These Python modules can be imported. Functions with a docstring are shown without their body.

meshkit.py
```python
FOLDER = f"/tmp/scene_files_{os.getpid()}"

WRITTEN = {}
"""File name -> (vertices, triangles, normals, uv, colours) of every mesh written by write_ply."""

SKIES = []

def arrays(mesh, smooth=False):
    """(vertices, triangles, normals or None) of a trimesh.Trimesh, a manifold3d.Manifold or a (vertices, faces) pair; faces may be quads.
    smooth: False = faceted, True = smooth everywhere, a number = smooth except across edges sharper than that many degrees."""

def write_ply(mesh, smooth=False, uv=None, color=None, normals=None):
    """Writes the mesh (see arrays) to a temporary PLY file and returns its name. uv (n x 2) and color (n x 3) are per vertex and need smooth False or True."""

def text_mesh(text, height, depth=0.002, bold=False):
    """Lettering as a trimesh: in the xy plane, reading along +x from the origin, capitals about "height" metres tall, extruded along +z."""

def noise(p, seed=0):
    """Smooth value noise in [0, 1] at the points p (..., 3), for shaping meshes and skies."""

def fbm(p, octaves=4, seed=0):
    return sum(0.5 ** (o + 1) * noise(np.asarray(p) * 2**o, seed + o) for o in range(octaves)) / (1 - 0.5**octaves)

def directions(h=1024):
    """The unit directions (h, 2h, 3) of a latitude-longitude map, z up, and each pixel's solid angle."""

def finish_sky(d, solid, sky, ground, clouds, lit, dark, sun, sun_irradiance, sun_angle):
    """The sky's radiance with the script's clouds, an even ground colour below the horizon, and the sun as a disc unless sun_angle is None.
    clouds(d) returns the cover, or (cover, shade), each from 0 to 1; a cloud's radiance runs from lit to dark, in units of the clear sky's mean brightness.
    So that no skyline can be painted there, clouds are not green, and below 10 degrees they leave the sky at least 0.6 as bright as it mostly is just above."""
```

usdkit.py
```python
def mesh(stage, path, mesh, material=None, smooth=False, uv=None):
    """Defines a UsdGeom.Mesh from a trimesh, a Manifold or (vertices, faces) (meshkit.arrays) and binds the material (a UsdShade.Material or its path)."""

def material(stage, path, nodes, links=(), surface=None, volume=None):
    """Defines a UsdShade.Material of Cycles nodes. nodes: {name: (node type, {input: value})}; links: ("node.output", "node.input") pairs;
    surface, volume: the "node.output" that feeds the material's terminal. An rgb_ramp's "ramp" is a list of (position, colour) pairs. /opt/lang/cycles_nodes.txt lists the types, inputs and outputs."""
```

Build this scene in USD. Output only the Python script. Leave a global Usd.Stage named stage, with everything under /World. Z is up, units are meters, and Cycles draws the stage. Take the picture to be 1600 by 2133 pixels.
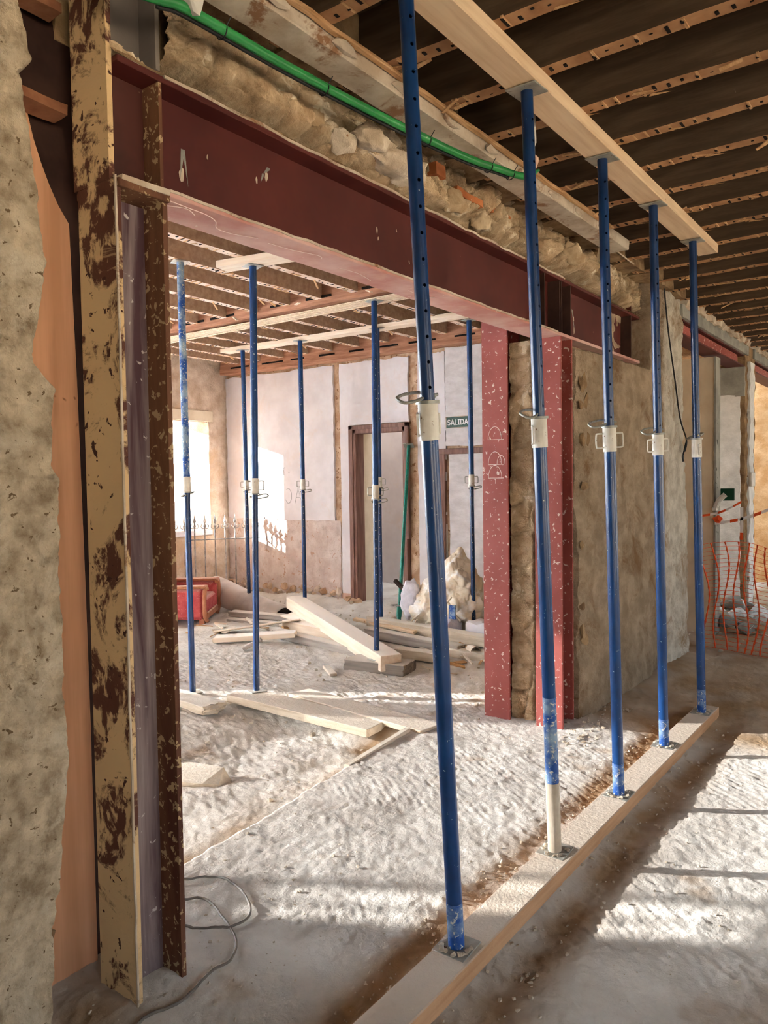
import math, random
import numpy as np, trimesh, usdkit, manifold3d
from meshkit import noise, text_mesh
from pxr import Gf, Sdf, Usd, UsdGeom, UsdLux, UsdShade, Vt
from shapely.geometry import Polygon, box as sbox

stage = Usd.Stage.CreateInMemory()
UsdGeom.SetStageUpAxis(stage, 'Z'); UsdGeom.SetStageMetersPerUnit(stage, 1.0)
UsdGeom.Xform.Define(stage, '/World'); UsdGeom.Scope.Define(stage, '/World/Looks')
rnd = random.Random(7); nrs = np.random.RandomState(11)
PI = math.pi

# ------------------------------------------------------------------ camera
YAW, PITCH, ROLL, FPX = math.radians(36.37), math.radians(-2.30), math.radians(-0.817), 1597.5
fw = np.array([math.cos(PITCH)*math.cos(YAW), math.cos(PITCH)*math.sin(YAW), math.sin(PITCH)])
r0 = np.array([math.sin(YAW), -math.cos(YAW), 0]); u0 = np.cross(r0, fw)
cr = math.cos(ROLL)*r0+math.sin(ROLL)*u0; cu = -math.sin(ROLL)*r0+math.cos(ROLL)*u0
cam = UsdGeom.Camera.Define(stage, '/World/camera')
cam.AddTransformOp().Set(Gf.Matrix4d(*cr, 0, *cu, 0, *(-fw), 0, 0, 0, 1.6, 1))
cam.CreateHorizontalApertureAttr(36.0); cam.CreateVerticalApertureAttr(36.0*2133/1600)
cam.CreateFocalLengthAttr(36.0*FPX/1600); cam.CreateClippingRangeAttr((0.05, 500.0))
cam.CreateExposureAttr(2.32)

# ------------------------------------------------------------------ sky and sun
SUN = np.array([1.0, -1.75, -0.50]); SUN /= np.linalg.norm(SUN)
sun = UsdLux.DistantLight.Define(stage, '/World/sun')
sun.CreateIntensityAttr(10.0); sun.CreateNormalizeAttr(True); sun.CreateColorAttr((1.0, 0.97, 0.93)); sun.CreateAngleAttr(0.6)
zx = -SUN; xx = np.cross([0, 0, 1], zx); xx /= np.linalg.norm(xx); yx = np.cross(zx, xx)
sun.AddTransformOp().Set(Gf.Matrix4d(*xx, 0, *yx, 0, *zx, 0, 0, 0, 0, 1))
usdkit.material(stage, '/World/Looks/sky', {
    'tc': ('texture_coordinate', {}),
    'sky': ('sky_texture', {'sky_type': 'hosek_wilkie', 'sun_direction': tuple(-SUN), 'turbidity': 3.0, 'ground_albedo': 0.4}),
    'n': ('noise_texture', {'scale': 2.2, 'detail': 6, 'roughness': 0.6}),
    'r': ('rgb_ramp', {'ramp': [(0.35, (0.55, 0.55, 0.55)), (0.65, (0.9, 0.9, 0.9))]}),
    'm': ('mix_color', {'b': (.86, .93, 1.0)}),
    'bg': ('background_shader', {'strength': 1.0})},
    [('tc.generated', 'sky.vector'), ('tc.generated', 'n.vector'), ('n.fac', 'r.fac'), ('r.color', 'm.fac'), ('sky.color', 'm.a'), ('m.result', 'bg.color')], surface='bg.background')
dome = UsdLux.DomeLight.Define(stage, '/World/sky_dome'); dome.CreateIntensityAttr(1.0)
UsdShade.MaterialBindingAPI.Apply(dome.GetPrim()).Bind(UsdShade.Material.Get(stage, '/World/Looks/sky'))

# ------------------------------------------------------------------ naming helpers
taken = {}
def numbered(parent, name):
    k = (parent, name); n = taken.get(k, 0); taken[k] = n+1
    return f'{parent}/{name}' + (f'_{n:03d}' if n else '')
def tag(prim, label=None, cat=None, group=None, kind=None):
    for k, v in (('label', label), ('category', cat), ('group', group), ('kind', kind)):
        if v: prim.SetCustomDataByKey(k, v)
def thing(name, label=None, cat=None, group=None, kind=None, matrix=None, loc=None):
    p = numbered('/World', name); x = UsdGeom.Xform.Define(stage, p)
    if matrix is not None:
        m = np.asarray(matrix); x.AddTransformOp().Set(Gf.Matrix4d(*m.T.ravel().tolist()))
    elif loc is not None: x.AddTranslateOp().Set(Gf.Vec3d(*map(float, loc)))
    tag(x.GetPrim(), label, cat, group, kind); return p
def part(parent, name, mesh, mat, label=None, smooth=False, kind=None):
    p = numbered(parent, name); m = usdkit.mesh(stage, p, mesh, mat, smooth=smooth)
    tag(m.GetPrim(), label, None, None, kind); return p
def solo(name, mesh, mat, label=None, cat=None, group=None, kind=None, smooth=False):
    p = numbered('/World', name); m = usdkit.mesh(stage, p, mesh, mat, smooth=smooth)
    tag(m.GetPrim(), label, cat, group, kind); return p
def struct(name, mesh, mat, smooth=False, label=None): return solo(name, mesh, mat, label, None, None, 'structure', smooth)
def copyof(src, matrix, label, group=None):
    import re as _re; name = _re.sub(r'_\d{3}$', '', src.split('/')[-1]); p = numbered('/World', name); x = UsdGeom.Xform.Define(stage, p)
    was = stage.GetPrimAtPath(src).GetCustomData()
    x.GetPrim().GetReferences().AddInternalReference(src)
    x.ClearXformOpOrder()
    x.AddTransformOp().Set(Gf.Matrix4d(*np.asarray(matrix).T.ravel().tolist()))
    tag(x.GetPrim(), label, was['category'], group or was.get('group')); x.GetPrim().SetInstanceable(True); return p

# ------------------------------------------------------------------ mesh helpers
cat_ = trimesh.util.concatenate
def box(x0, x1, y0, y1, z0, z1, c=0.0):
    if not c:
        m = trimesh.creation.box([x1-x0, y1-y0, z1-z0]); m.apply_translation([(x0+x1)/2, (y0+y1)/2, (z0+z1)/2]); return m
    pts = []
    for X, sx in ((x0, 1), (x1, -1)):
        for Y, sy in ((y0, 1), (y1, -1)):
            for Z, sz in ((z0, 1), (z1, -1)):
                pts += [(X+sx*c, Y+sy*c, Z), (X+sx*c, Y, Z+sz*c), (X, Y+sy*c, Z+sz*c)]
    return trimesh.convex.convex_hull(np.array(pts))
def rough_box(x0, x1, y0, y1, z0, z1, amp=.004, step=.05, seed=0, freq=12):
    m = box(x0, x1, y0, y1, z0, z1)
    m = m.subdivide_to_size(step, max_iter=12)
    v = m.vertices.copy()
    d = np.stack([noise(v*freq+k*17.3, seed+k)-.5 for k in range(3)], 1)*2*amp
    m.vertices = v+d; return m
def tube(pts, r, sides=8, closed=False):
    p = np.asarray(pts, float); n = len(p)
    t = (np.roll(p, -1, 0)-np.roll(p, 1, 0)) if closed else np.gradient(p, axis=0)
    t /= np.linalg.norm(t, axis=1, keepdims=True)+1e-12
    N = np.zeros_like(p); a = np.array([0, 0, 1.]) if abs(t[0, 2]) < .9 else np.array([1., 0, 0])
    for i in range(n):
        a = a-t[i]*(a@t[i]); a /= np.linalg.norm(a); N[i] = a
    B = np.cross(t, N); ang = np.arange(sides)*2*PI/sides
    rr = np.broadcast_to(r, (n,))
    v = (p[:, None]+rr[:, None, None]*(np.cos(ang)[None, :, None]*N[:, None]+np.sin(ang)[None, :, None]*B[:, None])).reshape(-1, 3)
    f = []; m = n if closed else n-1
    for i in range(m):
        j = (i+1) % n
        for k in range(sides):
            l = (k+1) % sides
            f += [[i*sides+k, j*sides+k, j*sides+l], [i*sides+k, j*sides+l, i*sides+l]]
    if not closed:
        v = np.vstack([v, p[0], p[-1]]); c0, c1 = len(v)-2, len(v)-1
        for k in range(sides):
            l = (k+1) % sides; f += [[c0, k, l], [c1, (n-1)*sides+l, (n-1)*sides+k]]
    m = trimesh.Trimesh(v, np.array(f), process=False); m.fix_normals(); return m
def spline(pts, n=8):
    p = np.asarray(pts, float); out = []
    for i in range(len(p)-1):
        a, b, c, d = p[max(i-1, 0)], p[i], p[i+1], p[min(i+2, len(p)-1)]
        for s in np.linspace(0, 1, n, endpoint=False):
            out.append(.5*((2*b)+(c-a)*s+(2*a-5*b+4*c-d)*s*s+(3*b-a-3*c+d)*s**3))
    return np.array(out+[p[-1]])
def pipe(z0, z1, ro, ri, seg=28):
    o = np.array([[ri, z0], [ro, z0], [ro, z1], [ri, z1], [ri, z0]]); return trimesh.creation.revolve(o, sections=seg)
def disc(z0, z1, r, seg=20):
    m = trimesh.creation.cylinder(r, z1-z0, sections=seg); m.apply_translation([0, 0, (z0+z1)/2]); return m
def rock(c, s, rs, n=16):
    d = rs.normal(size=(n, 3)); d /= np.linalg.norm(d, axis=1, keepdims=True)
    m = trimesh.convex.convex_hull(d*(.8+.35*rs.rand(n, 1))*np.asarray(s)); m.apply_translation(c); return m
def fbm(p, o=4, seed=0):
    p = np.asarray(p, float); s, a, t = 0, .5, 0
    for k in range(o):
        s = s+a*(noise(p*2**k+k*31.7, seed+k)-.5)*2; t += a; a *= .5
    return s/t
def frame(a, b, up=(0, 0, 1)):
    """4x4 with local z along a->b"""
    a, b = np.asarray(a, float), np.asarray(b, float); z = b-a; L = np.linalg.norm(z); z /= L
    x = np.cross(up if abs(z@np.asarray(up)) < .95 else (0, 1, 0), z); x /= np.linalg.norm(x); y = np.cross(z, x)
    M = np.eye(4); M[:3, 0], M[:3, 1], M[:3, 2], M[:3, 3] = x, y, z, a; return M, L
def frame_x(a, b, roll=0.0):
    """4x4 with local x along a->b, z up"""
    a, b = np.asarray(a, float), np.asarray(b, float); x = b-a; L = np.linalg.norm(x); x /= L
    y = np.cross([0, 0, 1.], x); y /= np.linalg.norm(y); z = np.cross(x, y)
    c, s = math.cos(roll), math.sin(roll); y, z = c*y+s*z, -s*y+c*z
    M = np.eye(4); M[:3, 0], M[:3, 1], M[:3, 2], M[:3, 3] = x, y, z, a; return M, L
def patch(us, vs, fn):
    U, V = np.meshgrid(us, vs, indexing='ij'); P = fn(U, V); n, m = U.shape
    i, j = np.meshgrid(np.arange(n-1), np.arange(m-1), indexing='ij'); a = (i*m+j).ravel(); b = a+m
    f = np.vstack([np.stack([a, b, b+1], 1), np.stack([a, b+1, a+1], 1)])
    return P.reshape(-1, 3), f
def set_color(path, col, name='tint'):
    m = UsdGeom.Mesh.Get(stage, path)
    UsdGeom.PrimvarsAPI(m).CreatePrimvar(name, Sdf.ValueTypeNames.Color3fArray, 'vertex').Set(Vt.Vec3fArray.FromNumpy(np.asarray(col, np.float32)))
def flat_extrude(poly, y0, y1, axis='y'):
    """polygon in (u, z) extruded; axis y: u=x, extruded in y. axis x: u=y, extruded in x."""
    m = trimesh.creation.extrude_polygon(poly, y1-y0, engine='earcut'); v = m.vertices.copy()
    m.vertices = np.stack([v[:, 0], v[:, 2]+y0, v[:, 1]], 1) if axis == 'y' else np.stack([v[:, 2]+y0, v[:, 0], v[:, 1]], 1)
    m.fix_normals(); return m

# ------------------------------------------------------------------ materials
def S(r, g, b): return tuple(((c/255)/12.92 if c/255 <= .04045 else ((c/255+.055)/1.055)**2.4) for c in (r, g, b))
def mat(name, ca, cb, scale=6, lo=.38, hi=.62, rough=.85, bump=.35, bscale=70, bdist=.004, detail=6, dist=0.0, stretch=None, spots=None, dust=None, top=None, spec=.3, coord='object', metal=0.0, tint=False, droughness=.5, bottom=None, coat=0.0):
    """two tones by noise; spots=(colour, scale, threshold): specks; dust=(colour, lo, hi): second large patch layer; top: colour of dust lying on upward faces; bottom: colour of downward faces"""
    N = {'tc': ('texture_coordinate', {}), 'geo': ('geometry', {}), 'map': ('mapping', {'scale': stretch or (1, 1, 1)}),
         'n': ('noise_texture', {'scale': scale, 'detail': detail, 'roughness': .6, 'distortion': dist}),
         'r': ('rgb_ramp', {'ramp': [(lo, ca), (hi, cb)]}),
         'bn': ('noise_texture', {'scale': bscale, 'detail': 5, 'roughness': .65}),
         'b': ('bump', {'strength': bump, 'distance': bdist}),
         'p': ('principled_bsdf', {'roughness': rough, 'specular_ior_level': spec, 'metallic': metal, 'diffuse_roughness': droughness, 'coat_weight': coat, 'coat_roughness': .25})}
    src = 'geo.position' if coord == 'world' else 'tc.object'
    Lk = [(src, 'map.vector'), ('map.vector', 'n.vector'), (src, 'bn.vector'), ('n.fac', 'r.fac'), ('bn.fac', 'b.height'), ('b.normal', 'p.normal')]
    cur = 'r.color'; k = 0
    def layer(fac, colour):
        nonlocal cur, k
        k += 1; N[f'm{k}'] = ('mix_color', {'b': colour}); Lk.extend([(fac, f'm{k}.fac'), (cur, f'm{k}.a')]); cur = f'm{k}.result'
    if dust:
        N['dn'] = ('noise_texture', {'scale': dust[3] if len(dust) > 3 else 2.0, 'detail': 7, 'roughness': .7, 'distortion': .6}); N['dr'] = ('rgb_ramp', {'ramp': [(dust[1], (0, 0, 0)), (dust[2], (1, 1, 1))]})
        Lk.extend([(src, 'dn.vector'), ('dn.fac', 'dr.fac')]); layer('dr.color', dust[0])
    if spots:
        N['sn'] = ('noise_texture', {'scale': spots[1], 'detail': 3, 'roughness': .55, 'distortion': .4}); N['sr'] = ('rgb_ramp', {'ramp': [(spots[2], (0, 0, 0)), (spots[2]+.03, (1, 1, 1))]})
        Lk.extend([(src, 'sn.vector'), ('sn.fac', 'sr.fac')]); layer('sr.color', spots[0])
    if top or bottom:
        N['sx'] = ('separate_xyz', {}); Lk.append(('geo.normal', 'sx.vector'))
    if top:
        N['tr'] = ('rgb_ramp', {'ramp': [(.55, (0, 0, 0)), (.85, (.85, .85, .85))]}); Lk.extend([('sx.z', 'tr.fac')]); layer('tr.color', top)
    if bottom:
        N['bm'] = ('math', {'math_type': 'multiply', 'value2': -1.0}); N['br'] = ('rgb_ramp', {'ramp': [(.6, (0, 0, 0)), (.8, (1, 1, 1))]})
        N['b2'] = ('rgb_ramp', {'ramp': [(.3, bottom[0]), (.7, bottom[1])]}); N['bnn'] = ('noise_texture', {'scale': 9, 'detail': 6})
        Lk.extend([('sx.z', 'bm.value1'), ('bm.value', 'br.fac'), (src, 'bnn.vector'), ('bnn.fac', 'b2.fac')])
        k += 1; N[f'm{k}'] = ('mix_color', {}); Lk.extend([('br.color', f'm{k}.fac'), (cur, f'm{k}.a'), ('b2.color', f'm{k}.b')]); cur = f'm{k}.result'
    if tint:
        N['at'] = ('attribute', {'attribute': 'tint'}); k += 1; N[f'm{k}'] = ('mix_color', {'blend_type': 'multiply', 'fac': 1.0})
        Lk.extend([(cur, f'm{k}.a'), ('at.color', f'm{k}.b')]); cur = f'm{k}.result'
    Lk.append((cur, 'p.base_color'))
    return usdkit.material(stage, f'/World/Looks/{name}', N, Lk, surface='p.BSDF')

mStone = mat('rough_stone', S(140, 122, 98), S(208, 192, 166), 15, lo=.33, hi=.67, rough=.95, bump=1.0, bscale=60, bdist=.02, dust=(S(206, 194, 172), .5, .62, 3), spots=(S(116, 96, 70), 44, .655), droughness=1)
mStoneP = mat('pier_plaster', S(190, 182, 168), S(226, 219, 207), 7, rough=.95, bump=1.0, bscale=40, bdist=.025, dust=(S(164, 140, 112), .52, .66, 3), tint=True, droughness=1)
mRubble = mat('rubble_stone', S(176, 150, 116), S(212, 192, 160), 7, rough=.95, bump=.7, bscale=50, bdist=.008, spots=(S(232, 222, 200), 9, .6), droughness=1)
mRubbleT = mat('rubble_masonry', S(182, 158, 128), S(218, 200, 172), 9, rough=.95, bump=1.0, bscale=36, bdist=.02, spots=(S(236, 226, 206), 9, .62), droughness=1, tint=True)
mPaleStone = mat('pale_rubble_stone', S(200, 182, 158), S(236, 224, 206), 9, rough=.95, bump=.9, bscale=40, bdist=.012, spots=(S(170, 130, 96), 14, .66), droughness=1)
mMortar = mat('old_mortar', S(128, 100, 72), S(172, 144, 108), 8, rough=.95, bump=.8, bscale=38, bdist=.012, droughness=1)
mFarStone = mat('pale_stone', S(204, 180, 156), S(234, 219, 202), 5, rough=.95, bump=.8, bscale=28, bdist=.02, dust=(S(214, 186, 154), .5, .64, 2.2), droughness=1)
mWhite = mat('white_plaster', S(218, 212, 214), S(230, 225, 227), 3, rough=.8, bump=.12, bscale=30, bdist=.006, dust=(S(222, 208, 202), .55, .75, 2.4))
mWave = mat('wavy_plaster', S(212, 206, 205), S(230, 225, 225), 5, rough=.85, bump=.6, bscale=14, bdist=.012, stretch=(1, 1, 2.2))
mDado = mat('stripped_dado', S(204, 184, 174), S(222, 208, 200), 6, rough=.92, bump=.9, bscale=22, bdist=.014, spots=(S(196, 160, 138), 14, .63))
mBare = mat('bare_masonry', S(186, 150, 118), S(222, 194, 164), 9, rough=.95, bump=.8, bscale=40, bdist=.012, spots=(S(150, 108, 74), 16, .62))
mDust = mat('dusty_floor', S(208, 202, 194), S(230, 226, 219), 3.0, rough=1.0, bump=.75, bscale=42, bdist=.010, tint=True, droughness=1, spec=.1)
mPebble = mat('dusty_pebbles', S(190, 176, 156), S(226, 216, 200), 4, rough=1, bump=.3, droughness=1, spec=.1)
mBeam = mat('red_primer_dark', S(80, 33, 30), S(98, 43, 38), 2.2, rough=.55, bump=.1, bscale=90, bdist=.002, spots=(S(170, 140, 124), 11, .74), top=S(190, 172, 150))
mBeamEnd = mat('beam_end', S(58, 32, 28), S(84, 44, 38), 3, rough=.7, bump=.2, spots=(S(150, 120, 100), 26, .7))
mRed = mat('red_primer', S(146, 70, 62), S(164, 86, 78), 2.4, rough=.6, bump=.12, bscale=90, bdist=.002, spots=(S(218, 196, 184), 38, .625), dust=(S(186, 130, 120), .6, .78, 2.5))
mUnder = mat('dusty_lit_flange', S(196, 138, 128), S(216, 180, 170), 3, rough=.7, bump=.15, bscale=80, spots=(S(222, 198, 186), 15, .7), top=S(190, 172, 150))  # dusty pink, lightened for the light that strikes it from below
mRust = mat('scraped_steel', S(100, 62, 50), S(214, 184, 138), 17, lo=.50, hi=.56, rough=.85, bump=.6, bscale=55, bdist=.005, detail=10, dist=.5, stretch=(1, 1, .6), dust=(S(222, 192, 146), .47, .52, 3.6), spots=(S(76, 46, 38), 26, .645))
mRust2 = mat('rusty_flange_inner', S(84, 48, 36), S(122, 84, 60), 5, rough=.8, bump=.4, bscale=60, dist=.8, stretch=(1, 1, .2), spots=(S(176, 152, 116), 42, .58))
mPurple = mat('grey_primer_web', S(84, 58, 64), S(164, 148, 146), 13, lo=.36, hi=.66, rough=.7, bump=.3, bscale=60, dist=.5, stretch=(1, 1, .09), spots=(S(200, 190, 186), 34, .665))
mGreySteel = mat('grey_steel', S(112, 104, 98), S(140, 132, 122), 4, rough=.6, bump=.2, stretch=(1, 1, .2))
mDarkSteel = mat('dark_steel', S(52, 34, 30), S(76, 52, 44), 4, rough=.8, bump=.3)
mBlue = mat('blue_paint', S(12, 58, 112), S(18, 72, 132), 5, rough=.32, bump=.08, bscale=120, bdist=.001, spots=(S(176, 196, 206), 62, .69), spec=.5)
mBlueDust = mat('dusty_blue_paint', S(34, 84, 160), S(150, 176, 196), 7, lo=.45, hi=.6, rough=.5, bump=.12, bscale=120, bdist=.001, spots=(S(206, 206, 196), 70, .6))
mBlueInner = mat('dark_blue_inner_tube', S(10, 46, 92), S(16, 60, 112), 5, rough=.3, bump=.06, bscale=120, bdist=.001, spots=(S(168, 180, 190), 55, .71), spec=.5)
mGreen = mat('green_paint', S(24, 118, 104), S(34, 140, 122), 6, rough=.4, bump=.1, spots=(S(196, 210, 200), 60, .68))
mZinc = mat('zinc_plate', S(150, 150, 142), S(184, 182, 172), 9, rough=.45, bump=.15, metal=.4, spots=(S(110, 80, 56), 40, .66))
mCollar = mat('white_collar', S(214, 208, 196), S(232, 228, 218), 10, rough=.5, bump=.15, spots=(S(120, 74, 44), 42, .68))
mBlack = mat('black_plastic', S(22, 22, 24), S(36, 36, 38), 8, rough=.5, bump=.05)
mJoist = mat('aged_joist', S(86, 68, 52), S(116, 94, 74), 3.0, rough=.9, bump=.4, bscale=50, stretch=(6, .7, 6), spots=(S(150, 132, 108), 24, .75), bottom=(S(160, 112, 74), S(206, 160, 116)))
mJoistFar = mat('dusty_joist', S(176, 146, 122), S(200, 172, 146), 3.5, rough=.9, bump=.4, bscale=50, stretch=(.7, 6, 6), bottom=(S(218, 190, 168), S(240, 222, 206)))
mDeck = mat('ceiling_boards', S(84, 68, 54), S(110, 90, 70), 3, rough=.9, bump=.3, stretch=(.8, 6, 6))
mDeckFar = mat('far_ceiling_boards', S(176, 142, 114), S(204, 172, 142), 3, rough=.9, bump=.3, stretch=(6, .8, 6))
mLath = mat('split_lath', S(196, 150, 102), S(226, 186, 140), 8, rough=.85, bump=.3, bscale=90, stretch=(1, 8, 8))
mHole = mat('nail_hole', S(24, 16, 12), S(34, 24, 18), 8, rough=.95, bump=0)
mPlank = mat('new_timber', S(220, 188, 152), S(236, 210, 176), 2.5, rough=.75, bump=.2, bscale=80, bdist=.002, stretch=(.6, 9, 9), spots=(S(172, 122, 80), 7, .72))
mPlankD = mat('dusty_timber', S(196, 178, 154), S(222, 208, 188), 3, rough=.9, bump=.7, bscale=48, bdist=.008, stretch=(.6, 7, 7), top=S(220, 211, 197))
mSole = mat('dust_topped_timber', S(186, 142, 104), S(206, 164, 126), 3, rough=.9, bump=.7, bscale=48, bdist=.008, stretch=(.6, 7, 7), top=S(216, 206, 192))
mPlankG = mat('grey_timber', S(150, 140, 132), S(184, 174, 164), 3, rough=.9, bump=.35, bscale=60, bdist=.003, stretch=(.5, 9, 9), top=S(214, 204, 192))
mPlankB = mat('brown_grey_timber', S(112, 102, 94), S(146, 134, 122), 3, rough=.9, bump=.35, bscale=60, bdist=.003, stretch=(.5, 9, 9), top=S(206, 196, 184))
mPlankP = mat('pale_pine', S(230, 208, 184), S(242, 226, 206), 3, rough=.8, bump=.2, bscale=70, stretch=(.6, 8, 8), top=S(238, 230, 220))
mBoard = mat('orange_board', S(222, 168, 128), S(236, 184, 144), 2.4, rough=.7, bump=.15, bscale=70, bdist=.002, stretch=(9, 9, .5), spots=(S(140, 84, 52), 6, .74))
mGirder = mat('old_girder', S(160, 110, 84), S(196, 146, 116), 4, rough=.9, bump=.5, bscale=40, bdist=.006, stretch=(7, .6, 7))
mPlateP = mat('plastered_plate', S(186, 168, 146), S(216, 204, 186), 6, rough=.9, bump=.5, bscale=40, bdist=.006, dust=(S(150, 112, 82), .56, .64, 5))
mBrick = mat('orange_brick', S(176, 104, 62), S(204, 130, 82), 8, rough=.9, bump=.3)
mLedge = mat('brown_ledge', S(140, 92, 66), S(170, 118, 86), 8, rough=.9, bump=.4)
mLathFar = mat('pale_lath', S(214, 186, 158), S(238, 218, 194), 8, rough=.85, bump=.3, bscale=90, stretch=(1, 8, 8))
mGreenPipe = mat('green_conduit', S(40, 140, 72), S(56, 160, 86), 4, rough=.35, bump=.05, spots=(S(150, 190, 150), 40, .72), spec=.5)
mPvc = mat('white_plastic', S(200, 198, 190), S(222, 220, 214), 8, rough=.4, bump=.05)
mPink = mat('pink_sheet', S(206, 170, 150), S(222, 190, 170), 6, rough=.7, bump=.3)
mDoor = mat('brown_door_frame', S(118, 84, 72), S(150, 112, 98), 5, rough=.6, bump=.2, stretch=(6, 6, .6))
mFence = mat('white_iron', S(150, 144, 138), S(196, 190, 184), 14, rough=.6, bump=.3, spots=(S(140, 106, 82), 44, .66))
mSofa = mat('red_upholstery', S(192, 80, 82), S(210, 102, 102), 12, rough=.95, bump=.3, spots=(S(232, 200, 188), 60, .66), top=S(214, 176, 168))
mTrim = mat('sofa_wood', S(176, 112, 80), S(204, 146, 110), 8, rough=.5, bump=.15)
mSheet = mat('grey_sheet', S(168, 154, 142), S(196, 182, 170), 3, rough=.6, bump=.15)
mBag = mat('woven_sack', S(222, 204, 178), S(238, 224, 202), 5, rough=.8, bump=.6, bscale=30, bdist=.01, dust=(S(240, 236, 230), .5, .6, 3.2))
mSign = mat('dark_green_sign', S(16, 62, 44), S(20, 70, 50), 4, rough=.4, bump=.02)
mSignW = mat('sign_white', S(238, 240, 234), S(244, 246, 240), 4, rough=.5, bump=0)
mChalk = mat('chalk', S(226, 200, 190), S(238, 220, 212), 20, rough=1, bump=.2)
mPencil = mat('pencil_grey', S(186, 184, 186), S(200, 198, 200), 20, rough=1, bump=0)
mTape = mat('barrier_tape', S(238, 236, 234), S(244, 242, 240), 4, rough=.4, bump=.02)
mOrange = mat('orange_plastic', S(232, 84, 36), S(244, 108, 52), 8, rough=.5, bump=.05)
mConcrete = mat('grey_concrete', S(140, 140, 134), S(168, 168, 160), 5, rough=.9, bump=.5, bscale=40, bdist=.006, spots=(S(86, 86, 82), 12, .68))
mWhiteRough = mat('white_rough_plaster', S(224, 226, 226), S(244, 245, 245), 6, rough=.9, bump=.7, bscale=26, bdist=.014, spots=(S(150, 128, 104), 8, .7))
mBeige = mat('beige_plaster', S(220, 204, 178), S(232, 218, 194), 4, rough=.9, bump=.25, bscale=30, bdist=.006)
mSunTone = mat('sun_toned_stone', S(216, 170, 116), S(238, 204, 156), 6, rough=.95, bump=.9, bscale=24, bdist=.02)  # warm sunlight put into the stone colour; no sun reaches this wall
mGround = mat('yard_ground', S(178, 162, 138), S(204, 190, 168), 1.5, rough=1, bump=.3)
mRoof = mat('roof_slab', S(120, 110, 100), S(140, 130, 118), 2, rough=.9)
mFilm = mat('clear_film', S(196, 190, 200), S(226, 222, 230), 7, rough=.3, bump=.8, bscale=20, bdist=.02, spec=.6)

mFrost = usdkit.material(stage, '/World/Looks/added_frosted_pane', {'t': ('translucent_bsdf', {'color': (.68, .74, .80)}), 'd': ('diffuse_bsdf', {'color': (.85, .85, .85)}), 'm': ('mix_closure', {'fac': .15})}, [('t.BSDF', 'm.closure1'), ('d.BSDF', 'm.closure2')], surface='m.closure')  # pane materials made up to filter and spread the sun
def hazy(n, f): return usdkit.material(stage, '/World/Looks/'+n, {'t': ('translucent_bsdf', {'color': (.68, .74, .80)}), 'c': ('transparent_bsdf', {}), 'm': ('mix_closure', {'fac': f})}, [('t.BSDF', 'm.closure1'), ('c.BSDF', 'm.closure2')], surface='m.closure')
mHazy = hazy('added_hazy_pane', .21); mHazy2 = hazy('added_clearer_pane', .30); mHazy3 = hazy('added_thin_pane', .72)
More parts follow.
